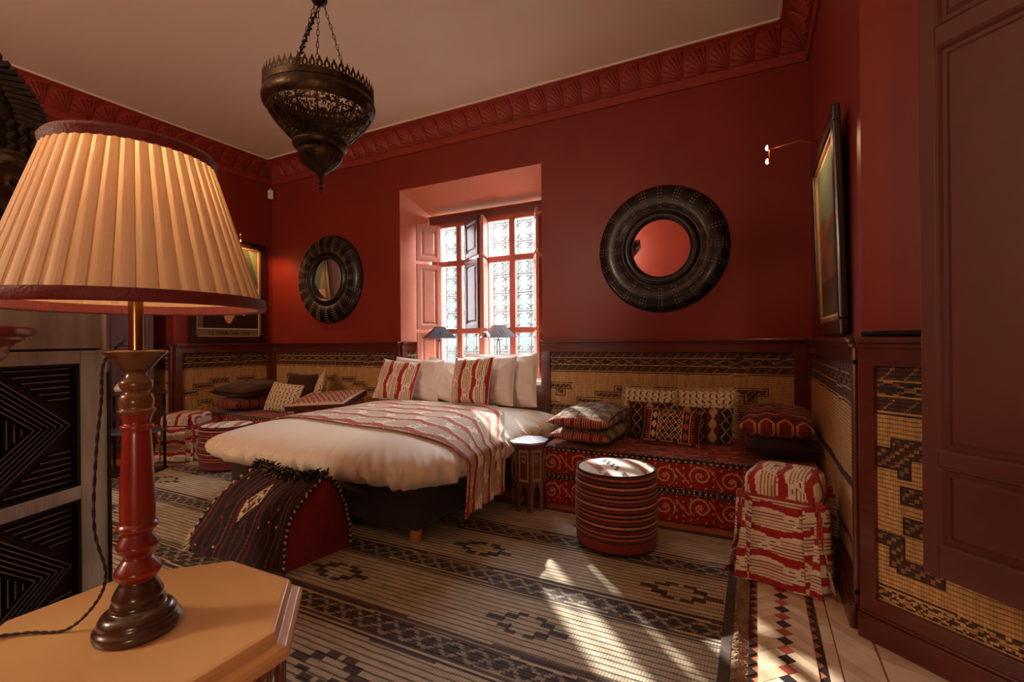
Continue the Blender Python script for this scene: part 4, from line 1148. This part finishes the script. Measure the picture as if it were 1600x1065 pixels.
# twisted flex with leaf clips down one chain
a = R(240) + R(27)
E0 = Vector((.15 * math.cos(a), .15 * math.sin(a), 2.40)); E1 = HUB + Vector((.0, 0, -.02))
lf = MB()
for i in range(26):
    f = .16 + .72 * i / 26; c = E0.lerp(E1, f) + Vector((.006 * math.sin(i * 2.1), .006 * math.cos(i * 2.1), 0))
    q = c + Vector((.012 * math.cos(i * 2.3), .012 * math.sin(i * 2.3), .012))
    lf.tube([c - (q - c) * .4, c, q], [.001, .006, .0008], 5)
lf.tube([E0.lerp(E1, i / 40) + Vector((.004 * math.sin(i * 1.3), .004 * math.cos(i * 1.3), 0)) for i in range(41)], .003, 5)
lf.build('leaf_garland', BLACKM, lan, smooth=True)

# ---------------------------------------------------------------- octagonal marble topped table and the big lamp
MARB = M('honey_cream_marble', srgb(222, 178, 124), .32, nz=(3.0, .10), bump=(40, .02), spec=.5)
tb = thing('octagonal_table', 'cream marble topped octagonal table in the left foreground carrying the big lamp', 'table', (-.985, .452, 0))
ph8 = PI / 8
def octring(prof, n=8):
    mb = MB(); vs = [(r * math.cos(ph8 + 2 * PI * i / 8), r * math.sin(ph8 + 2 * PI * i / 8), z) for r, z in prof for i in range(8)]
    fs = [(j * 8 + i, j * 8 + (i + 1) % 8, j * 8 + 8 + (i + 1) % 8, j * 8 + 8 + i) for j in range(len(prof) - 1) for i in range(8)]
    fs += [tuple(range(8))[::-1], tuple((len(prof) - 1) * 8 + i for i in range(8))]
    return mb.add(vs, fs)
octring([(.262, .698), (.276, .701), (.282, .708), (.282, .718), (.276, .725), (.262, .729), (.259, .731), (.259, .741), (.255, .748), (.246, .750)]).build('marble_top', MARB, tb, bev=.0015)
OWD = M('orange_brown_wood', srgb(150, 78, 46), .4, nz=(7, .18), stretch=(1, 1, .2))
octring([(.235, .60), (.235, .698)]).build('apron', OWD, tb, bev=.003)
CHR = M('polished_chrome_tube', srgb(190, 195, 205), .12, metal=1.0)
for k in range(8):
    a = ph8 + k * PI / 4
    MB().tube([(.236 * math.cos(a), .236 * math.sin(a), .69), (.236 * math.cos(a), .236 * math.sin(a), .01)], .0115, 16).build('leg', CHR, tb, smooth=True)
octring([(.22, .12), (.22, .14)]).build('shelf', OWD, tb, bev=.002)

lp_ = thing('table_lamp', 'large turned red column lamp with pleated cream shade on the foreground table', 'lamp', (-.970, .448, .75))
BRN = M('brown_lacquer', srgb(66, 40, 28), .26, nz=(16, .3), coat=.5); RLAC = M('worn_red_lacquer', srgb(134, 38, 30), .30, nz=(10, .35), bump=(30, .05), coat=.4)
OCH = M('ochre_brown_lacquer', srgb(112, 76, 44), .28, nz=(14, .35), coat=.4)
MB().lathe(cr_curve([(.061, .0), (.064, .005), (.064, .014), (.058, .022), (.056, .030), (.050, .038), (.040, .044), (.040, .050), (.036, .058)]), 56).build('base', BRN, lp_, smooth=True)
MB().lathe(cr_curve([(.036, .056), (.037, .064), (.032, .076), (.026, .086), (.025, .090)]), 48).build('base_collar', BRN, lp_, smooth=True)
MB().lathe(cr_curve([(0.0246, .088), (0.0295, .094), (0.0336, .100), (0.0336, .108), (0.0246, .122), (0.0205, .128), (0.0221, .134), (0.0303, .146), (0.0303, .152), (0.0238, .164), (0.0213, .170), (0.0271, .176), (0.0303, .182), (0.0271, .188), (0.0246, .19)]), 48).build('turned_knops', RLAC, lp_, smooth=True)
MB().lathe(cr_curve([(0.0246, 0.1880), (0.0258, 0.2166), (0.0234, 0.2876), (0.0209, 0.3408), (0.0201, 0.3497), (0.0238, 0.3532), (0.0238, 0.3585), (0.0201, 0.3621), (0.0213, 0.3709), (0.0254, 0.3807)]), 48).build('red_column', RLAC, lp_, smooth=True)
MB().lathe(cr_curve([(0.0254, 0.3798), (0.0279, 0.3851), (0.0246, 0.3887), (0.0258, 0.4011), (0.0230, 0.4118), (0.0180, 0.4171), (0.0238, 0.4259), (0.0238, 0.4348), (0.0180, 0.4419), (0.0148, 0.4490), (0.0164, 0.4526)]), 48).build('ochre_vase', OCH, lp_, smooth=True)
MB().lathe(cr_curve([(.014, 0.4508), (.022, 0.4579), (.036, 0.4756), (.045, 0.4845), (.046, 0.4880), (.042, 0.4898)]), 48).build('drip_cup', OCH, lp_, smooth=True)
BRSS = M('brass_tube', srgb(150, 116, 70), .25, metal=1.0)
MB().lathe([(.011, .486), (.0115, .70), (.006, .705), (.006, .80)], 24).build('stem', BRSS, lp_, smooth='auto')
MB().lathe([(.012, .70), (.016, .705), (.016, .74), (.012, .745)], 20).build('socket', BRSS, lp_, smooth='auto')
mb = MB(); mb.lathe(cr_curve([(.010, .742), (.026, .765), (.030, .785), (.018, .81), (.002, .816)]), 20); mb.build('bulb', M('warm_bulb', (1, .8, .6), emis=((1.0, .62, .30), 12)), lp_, smooth=True)
# pleated shade
SHD = bpy.data.materials.new('pleated_cream_silk'); SHD.use_nodes = True
nt = SHD.node_tree; b = nt.nodes['Principled BSDF']; b.inputs['Base Color'].default_value = (*srgb(240, 216, 180), 1); b.inputs['Roughness'].default_value = .8
tr = nt.nodes.new('ShaderNodeBsdfTranslucent'); tr.inputs[0].default_value = (*srgb(252, 214, 164), 1); mx = nt.nodes.new('ShaderNodeMixShader'); mx.inputs[0].default_value = .24
wv = nt.nodes.new('ShaderNodeTexNoise'); wv.inputs['Scale'].default_value = 160; bp = nt.nodes.new('ShaderNodeBump'); bp.inputs['Strength'].default_value = .15; bp.inputs['Distance'].default_value = .002
tcn = nt.nodes.new('ShaderNodeTexCoord'); nt.links.new(tcn.outputs['Object'], wv.inputs['Vector']); nt.links.new(wv.outputs[0], bp.inputs['Height']); nt.links.new(bp.outputs[0], b.inputs['Normal'])
nt.links.new(b.outputs[0], mx.inputs[1]); nt.links.new(tr.outputs[0], mx.inputs[2]); nt.links.new(mx.outputs[0], nt.nodes['Material Output'].inputs[0])
SHD2 = SHD.copy(); SHD2.name = 'pleated_cream_silk_double'
for nn in SHD2.node_tree.nodes:
    if nn.type == 'MIX_SHADER': nn.inputs[0].default_value = .08
    if nn.type == 'BSDF_TRANSLUCENT': nn.inputs[0].default_value = (*srgb(236, 168, 104), 1)
Z0, Z1, RB, RT = .567, .833, .194, .114
sm = MB(); npl = 44; sub = 10; n = npl * sub
def shade_r(i, v):
    f = (i % sub) / sub; r = RB + (RT - RB) * v
    saw = min(1, f / .45) if f < .72 else (1 - f) / .28
    return r + (.0048 * (1 - v * .35)) * saw, f
vs = []
for j in range(9):
    v = j / 8
    for i in range(n):
        r, f = shade_r(i, v); a = 2 * PI * (i + (1.5 if (i % sub) == 8 else 0)) / n
        vs.append((r * math.cos(a), r * math.sin(a), Z0 + (Z1 - Z0) * v))
sm.add(vs, [(j * n + i, j * n + (i + 1) % n, (j + 1) * n + (i + 1) % n, (j + 1) * n + i) for j in range(8) for i in range(n)])
sm.m = [0 if (i % sub) < 3 else 1 for j in range(8) for i in range(n)]
shd = sm.build('pleated_shade', [SHD, SHD2], lp_)
# lining
TRM = M('dark_red_shade_trim', srgb(110, 30, 28), .55, nz=(60, .2), bump=(200, .2), sheen=.2)
MB().lathe([(RB + .008, Z0 - .006), (RB + .011, Z0), (RB + .0085, Z0 + .014), (RB - .005, Z0 + .012), (RB - .005, Z0 - .004), (RB + .010, Z0 - .006)], 96, caps=False).build('bottom_trim', TRM, lp_, smooth='auto')
MB().lathe([(RT + .007, Z1 - .014), (RT + .010, Z1), (RT + .006, Z1 + .006), (RT - .006, Z1 + .004), (RT - .006, Z1 - .012), (RT + .007, Z1 - .014)], 96, caps=False).build('top_trim', TRM, lp_, smooth='auto')
sp = MB()
for k in range(3):
    a = 2 * PI * k / 3; sp.tube([(0, 0, .80), (.06 * math.cos(a), .06 * math.sin(a), .815), ((RT - .004) * math.cos(a), (RT - .004) * math.sin(a), Z1 - .004)], .0018, 6)
sp.build('shade_carrier', BRSS, lp_)
# flex from the cup down the column, across the table
FLX = M('brown_twisted_flex', srgb(58, 38, 28), .7, nz=(80, .4), bump=(200, .5))
def twist(pts, r, nm, par):
    mb = MB()
    P = [Vector(p) for p in pts]; fine = []
    for i in range(len(P) - 1):
        p0, p1, p2, p3 = P[max(i - 1, 0)], P[i], P[i + 1], P[min(i + 2, len(P) - 1)]
        for q in range(26):
            f = q / 26; fine.append(.5 * (2 * p1 + (p2 - p0) * f + (2 * p0 - 5 * p1 + 4 * p2 - p3) * f * f + (3 * p1 - p0 - 3 * p2 + p3) * f ** 3))
    for k in (0, PI):
        q = []
        for i, p in enumerate(fine):
            d = (fine[min(i + 1, len(fine) - 1)] - fine[max(i - 1, 0)]).normalized(); u_ = Vector((0, 0, 1)) if abs(d.z) < .7 else Vector((1, 0, 0)); s1 = d.cross(u_).normalized(); s2 = d.cross(s1)
            q.append(p + (s1 * math.cos(i * .55 + k) + s2 * math.sin(i * .55 + k)) * r * .8)
        mb.tube(q, r, 6)
    return mb.build(nm, FLX, par, smooth=True)
twist([(-.012, -.010, .51), (-.040, -.030, .47), (-.052, -.030, .40), (-.058, -.036, .30), (-.060, -.038, .18), (-.046, -.028, .10), (-.058, -.038, .05), (-.100, -.062, .006), (-.150, -.095, .005), (-.20, -.135, .005)], .0016, 'flex', lp_)
MB().lathe([(.003, -.04), (.010, -.03), (.012, 0), (.010, .03), (.003, .04)], 14, T=Matrix.Translation((-.215, -.15, .011)) @ Matrix.Rotation(R(35), 4, 'Z') @ Matrix.Rotation(PI / 2, 4, 'Y')).build('inline_switch', BRN, lp_, smooth=True)
pl_ = lamp('table_lamp_light', 'POINT', 15, (1.0, .72, .46), (-.970, .448, 1.545), shadow_soft_size=.03)

# ---------------------------------------------------------------- carved cabinet at left
WWD = M('worn_grey_white_wood', srgb(188, 178, 160), .6, nz=(5, .3), bump=(22, .25), stretch=(3, 3, .7))
FRW = M('dark_fretwork', srgb(34, 25, 20), .35, nz=(16, .35)); FRL = M('worn_fretwork_ridge', srgb(128, 112, 88), .5, nz=(20, .35))
cp = Vector((-2.298, .960, 0)); wdv = Vector((.357, -.934, 0)).normalized(); nrm = Vector((.934, .357, 0)).normalized()
cb = thing('carved_cabinet', 'tall cabinet with worn grey frame and black fretwork lozenge doors at the left edge', 'cabinet')
mt = Matrix.Identity(4); mt.col[0][:3] = wdv; mt.col[1][:3] = nrm; mt.col[2][:3] = (0, 0, 1); mt.col[3][:3] = cp; cb.matrix_world = mt
CW = 1.25
MB().box(0, CW, -.45, -.03, 0.02, 1.50).build('carcass', FRW, cb, bev=.004)
st = .105
for (x0, x1, z0, z1, nm) in ((0, st, .02, 1.215, 'stile'), (CW - st, CW, .02, 1.215, 'stile'), (st, CW - st, 1.180, 1.228, 'rail'), (st, CW - st, .672, .722, 'rail'), (st, CW - st, .10, .20, 'rail'), (0, st, 1.215, 1.228, 'rail')):
    MB().box(x0, x1, -.03, 0, z0, z1).build(nm, WWD, cb, bev=.003)
MB().box(.02, CW, -.03, -.006, 1.236, 1.435).build('upper_drawer_front', WWD, cb, bev=.003)
MB().box(0.004, .016, -.03, .002, 1.23, 1.45).build('corner_bead', M('ivory_bead', srgb(226, 214, 190), .5), cb)
MB().box(0, CW, -.45, .012, 1.435, 1.47).box(-.01, CW, -.45, .02, 1.47, 1.50).build('cornice', FRW, cb, bev=.004)
MB().box(-.012, -.0, -.03, .004, .02, 1.14).build('outer_strip', FRW, cb)
for (x0, x1, z0, z1) in ((st, st + .012, .20, 1.18), (st, CW - st, 1.172, 1.180), (st, CW - st, .722, .730), (st, CW - st, .664, .672)):
    MB().box(x0, x1, -.028, -.002, z0, z1).build('moulding', FRW, cb)
def slat(par, p, q, wd_=.013):
    p = Vector((p[0], 0, p[1])); q = Vector((q[0], 0, q[1])); d = (q - p); L_ = d.length
    if L_ < .012: return
    d.normalize(); s = Vector((-d.z, 0, d.x)); h = .012
    pts = []
    for e in (p, q):
        pts += [e - s * wd_ / 2 + Vector((0, -.026, 0)), e - s * wd_ * .16 + Vector((0, -.026 + h, 0)), e + s * wd_ * .16 + Vector((0, -.026 + h, 0)), e + s * wd_ / 2 + Vector((0, -.026, 0))]
    MB().add(pts, [(0, 1, 5, 4), (2, 3, 7, 6), (0, 3, 2, 1), (4, 5, 6, 7)], 0).add(pts, [(1, 2, 6, 5)], 1).build('slat', [FRW, FRL], par, fix=False)
PWD = .52; PHT = .44
for (zb) in (.735, .215):
    dr = MB().box(st + .004, st + PWD * 2 - .02, -.034, -.027, zb, zb + PHT).build('door', FRW, cb)
    zc = zb + PHT / 2; x0 = st + .022; sl = .80; hh = PHT / 2 - .012
    cxx = x0 + .30
    for k in range(6):
        ap = x0 + .006 + k * .024
        L_ = hh / sl
        for sg in (1, -1):
            xe = min(ap + L_, cxx + .16); slat(dr, (ap, zc), (xe, zc + sg * (xe - ap) * sl))
    for k in range(6):                      # corner fills
        zz_ = hh - k * .022; L_ = (zz_ - .02) / sl
        for sg in (1, -1):
            if L_ > 0.03: slat(dr, (x0 + .004, zc + sg * zz_), (x0 + L_ - .016, zc + sg * zz_))
    for k in range(5):                      # uprights inside the chevron
        xx = x0 + .165 + k * .022; hz = (xx - x0 - .145) * sl - .004
        if hz > .008: slat(dr, (xx, zc - hz), (xx, zc + hz))
    for k in range(5):                      # nested rectangles in the centre
        hx = .10 - k * .022; hz = .105 - k * .022; xc = x0 + .37
        if hx > .005:
            slat(dr, (xc - hx, zc - hz), (xc - hx, zc + hz)); slat(dr, (xc + hx, zc - hz), (xc + hx, zc + hz))
            slat(dr, (xc - hx, zc + hz), (xc + hx, zc + hz)); slat(dr, (xc - hx, zc - hz), (xc + hx, zc - hz))
    for k in range(4):
        zz_ = .128 + k * .022; 
        for sg in (1, -1): slat(dr, (x0 + .37 - .10 + k * .025, zc + sg * zz_), (x0 + .37 + .12, zc + sg * zz_))
# carved arched panel on top of the cabinet
ar = thing('carved_arch_panel', 'dark carved arched wooden panel standing on the cabinet behind the lampshade', 'panel'); ar.matrix_world = mt @ Matrix.Translation((.62, -.20, 1.50))
CRV = M('dark_carved_wood', srgb(52, 40, 32), .45, nz=(26, .4), bump=(40, .8))
def archpoly(r, hs_, n=24): return [(r, 0)] + [(r * math.cos(PI * i / n), hs_ + r * .55 * math.sin(PI * i / n)) for i in range(n + 1)] + [(-r, 0)]
Tz = Matrix.Rotation(PI / 2, 4, 'X')
MB().prism(archpoly(.56, .56), -.02, .02, T=Tz).build('backboard', CRV, ar)
for i in range(46):
    th = PI * (i + .5) / 46; c, s = math.cos(th), math.sin(th)
    MB().tube([(.44 * c, -.005 + .03, .56 + .44 * .55 * s), (.555 * c, .03, .56 + .555 * .55 * s)], .012, 6).build('flute', CRV, ar, smooth=True)
for sx in (-1, 1):
    for xx in (.42, .46, .50):
        MB().tube([(sx * xx + .008 * math.cos(i * 1.3), .03 + .008 * math.sin(i * 1.3), .02 + .54 * i / 60) for i in range(61)], .009, 6).build('twisted_rod', CRV, ar, smooth=True)
MB().prism(archpoly(.40, .50), .005, .03, T=Tz).build('inner_panel', CRV, ar)
BRG = M('dull_brass_disc', srgb(110, 88, 62), .3, metal=.9, nz=(8, .3))
dk = thing('brass_disc', 'dull brass dish hanging on the carved panel at the left edge', 'dish'); dk.matrix_world = mt @ Matrix.Translation((.235, -.128, 1.82)) @ Matrix.Rotation(-PI / 2, 4, 'X') @ Matrix.Scale(1.45, 4)
MB().lathe(cr_curve([(.008, .012), (.02, .004), (.05, .002), (.065, .012), (.075, .014)]), 40, caps=False).build('dish_bowl', BRG, dk, smooth=True, solid=.003)
MB().tube([(.075 * math.cos(2 * PI * i / 40), .075 * math.sin(2 * PI * i / 40), .014) for i in range(40)], .004, 6, closed=True).build('rolled_rim', BRG, dk, smooth=True)
# red turned pedestal at the far left edge
pd = thing('red_pedestal', 'red lacquered moulded pedestal top cut by the left edge of the picture', 'pedestal', (-1.75, .37, 0))
MB().lathe(cr_curve([(.05, .02), (.13, .02), (.13, .06), (.06, .12), (.045, .3), (.06, .6), (.045, .9), (.05, 1.12), (.07, 1.185), (.115, 1.200), (.140, 1.222), (.146, 1.246), (.166, 1.262), (.172, 1.264), (.174, 1.272), (.190, 1.276), (.193, 1.288), (.186, 1.296), (.15, 1.298)]), 48).build('turned_body', M('red_lacquer_wood', srgb(128, 40, 28), .35, nz=(6, .25), coat=.3), pd, smooth=True)

# ---------------------------------------------------------------- dark iron tea trolley far left
cs_ = thing('iron_console', 'dark two tier iron and wood console in the far left recess', 'console', (-5.40, 2.42, 0), R(27))
MB().box(-.27, .27, -.16, .16, .76, .785).build('top_shelf', DARKW, cs_, bev=.004)
MB().box(-.27, .27, -.16, .16, .40, .42).build('glass_shelf', M('dark_glass', srgb(90, 96, 104), .05, coat=.5), cs_, bev=.002)
for sx in (-.25, .25):
    for sy in (-.14, .14): MB().tube([(sx, sy, 0.012), (sx, sy, .80)], .012, 8).build('leg', BLACKM, cs_, smooth=True)
for sx in (-1, 0, 1):
    MB().tube([(sx * .16 - .07, -.16, .02)] + [(sx * .16 - .07 * math.cos(PI * i / 12), -.16, .26 + .07 * math.sin(PI * i / 12)) for i in range(13)] + [(sx * .16 + .07, -.16, .02)], .008, 6).build('arch_bar', BLACKM, cs_, smooth=True)
MB().box(-.27, .27, -.16, .16, .02, .04).build('bottom_shelf', DARKW, cs_, bev=.004)
CHN = M('glazed_white_ceramic', srgb(220, 214, 206), .15, coat=.5)
c27 = Matrix.Translation((-5.40, 2.42, .786)) @ Matrix.Rotation(R(27), 4, 'Z')
for i, (x, y, lab) in enumerate(((-.22, 0, 'left small white lidded jar on the dark console'), (-.10, .02, 'right small white lidded jar on the dark console beside the lamp column'))):
    t = thing('lidded_jar', lab, 'jar', c27 @ Vector((x, y, 0)))
    MB().lathe(cr_curve([(.02, 0), (.035, .01), (.042, .035), (.03, .06), (.024, .065)]), 24).build('body', CHN, t, smooth=True)
    MB().lathe(cr_curve([(.026, .065), (.02, .078), (.006, .085), (.008, .092), (.002, .098)]), 24).build('lid', CHN, t, smooth=True)

# ---------------------------------------------------------------- bedside lamps on the window ledge
PSH = M('dark_pierced_tin_shade', srgb(42, 26, 28), .4, metal=.6, nz=(14, .2))
def bedlamp(label, x, rz):
    t = thing('bedside_lamp', label, 'lamp', (x, 4.68, .836), rz)
    MB().lathe([(.055, 0), (.055, .008), (.02, .014), (.008, .02)], 24).build('base', BLACKM, t, smooth='auto')
    for s_ in (-.018, .018): MB().tube([(s_ * 1.6, 0, .01), (s_, 0, .2), (s_ * .8, 0, .40), (0, 0, .44)], .005, 8).build('stem_rod', BLACKM, t, smooth=True)
    MB().lathe([(.045, .425), (.047, .431), (.01, .436)], 20).build('drip_plate', BLACKM, t, smooth='auto')
    MB().tube([(0, 0, .43), (0, 0, .57)], .006, 8).build('socket', BLACKM, t, smooth=True)
    a, b, z0, z1 = .165, .052, .455, .585
    for k in range(4):
        Tk = Matrix.Rotation(k * PI / 2, 4, 'Z')
        def q(u, v):
            w_ = a + (b - a) * v; return Tk @ Vector((u * w_, -w_, z0 + (z1 - z0) * v))
        mb = MB(); nu_, nv_ = 26, 18
        vs = [q(-1 + 2 * i / nu_, j / nv_) for j in range(nv_ + 1) for i in range(nu_ + 1)]
        fs = []
        for j in range(nv_):
            for i in range(nu_):
                X = (-1 + 2 * (i + .5) / nu_); Y = ((j + .5) / nv_ - .45) * 1.3; r_ = math.hypot(X * 1.2, Y); th = math.atan2(Y, X * 1.2)
                if .08 < r_ < .30 + .12 * math.cos(4 * th) and (math.cos(8 * th + r_ * 9) > .25): continue
                fs.append((j * (nu_ + 1) + i, j * (nu_ + 1) + i + 1, (j + 1) * (nu_ + 1) + i + 1, (j + 1) * (nu_ + 1) + i))
        mb.add(vs, fs); mb.build('shade_panel', PSH, t, solid=.002)
    MB().box(-b - .002, b + .002, -b - .002, b + .002, z1 - .001, z1 + .004).build('shade_cap', PSH, t)
bedlamp('left pyramid shaded dark metal lamp on the window ledge behind the pillows', -3.355, R(50))
bedlamp('right pyramid shaded dark metal lamp on the window ledge behind the pillows', -2.555, R(50))

# ---------------------------------------------------------------- groups of repeated things
GROUPS = {'white_pillow': 'white pillows at the bed head', 'ikat_cushion': 'ikat cushions on the bed', 'divan': 'red cloth covered divans',
          'pouf': 'round striped poufs', 'skirted_stool': 'ikat skirted stools', 'round_mirror': 'round leather mirrors', 'framed_picture': 'framed wall pictures',
          'picture_light': 'brass picture lights', 'bedside_lamp': 'pyramid lamps on the window ledge', 'lidded_jar': 'small jars on the console'}
for o in list(sc.objects):
    if o.parent is None and 'label' in o and not o.get('group'):
        base = o.name.split('.')[0]
        if base in GROUPS: o['group'] = GROUPS[base]
        elif base == 'cushion': o['group'] = 'cushions on the red divan' if o.matrix_world.translation.x > -3 else 'cushions in the far left corner'
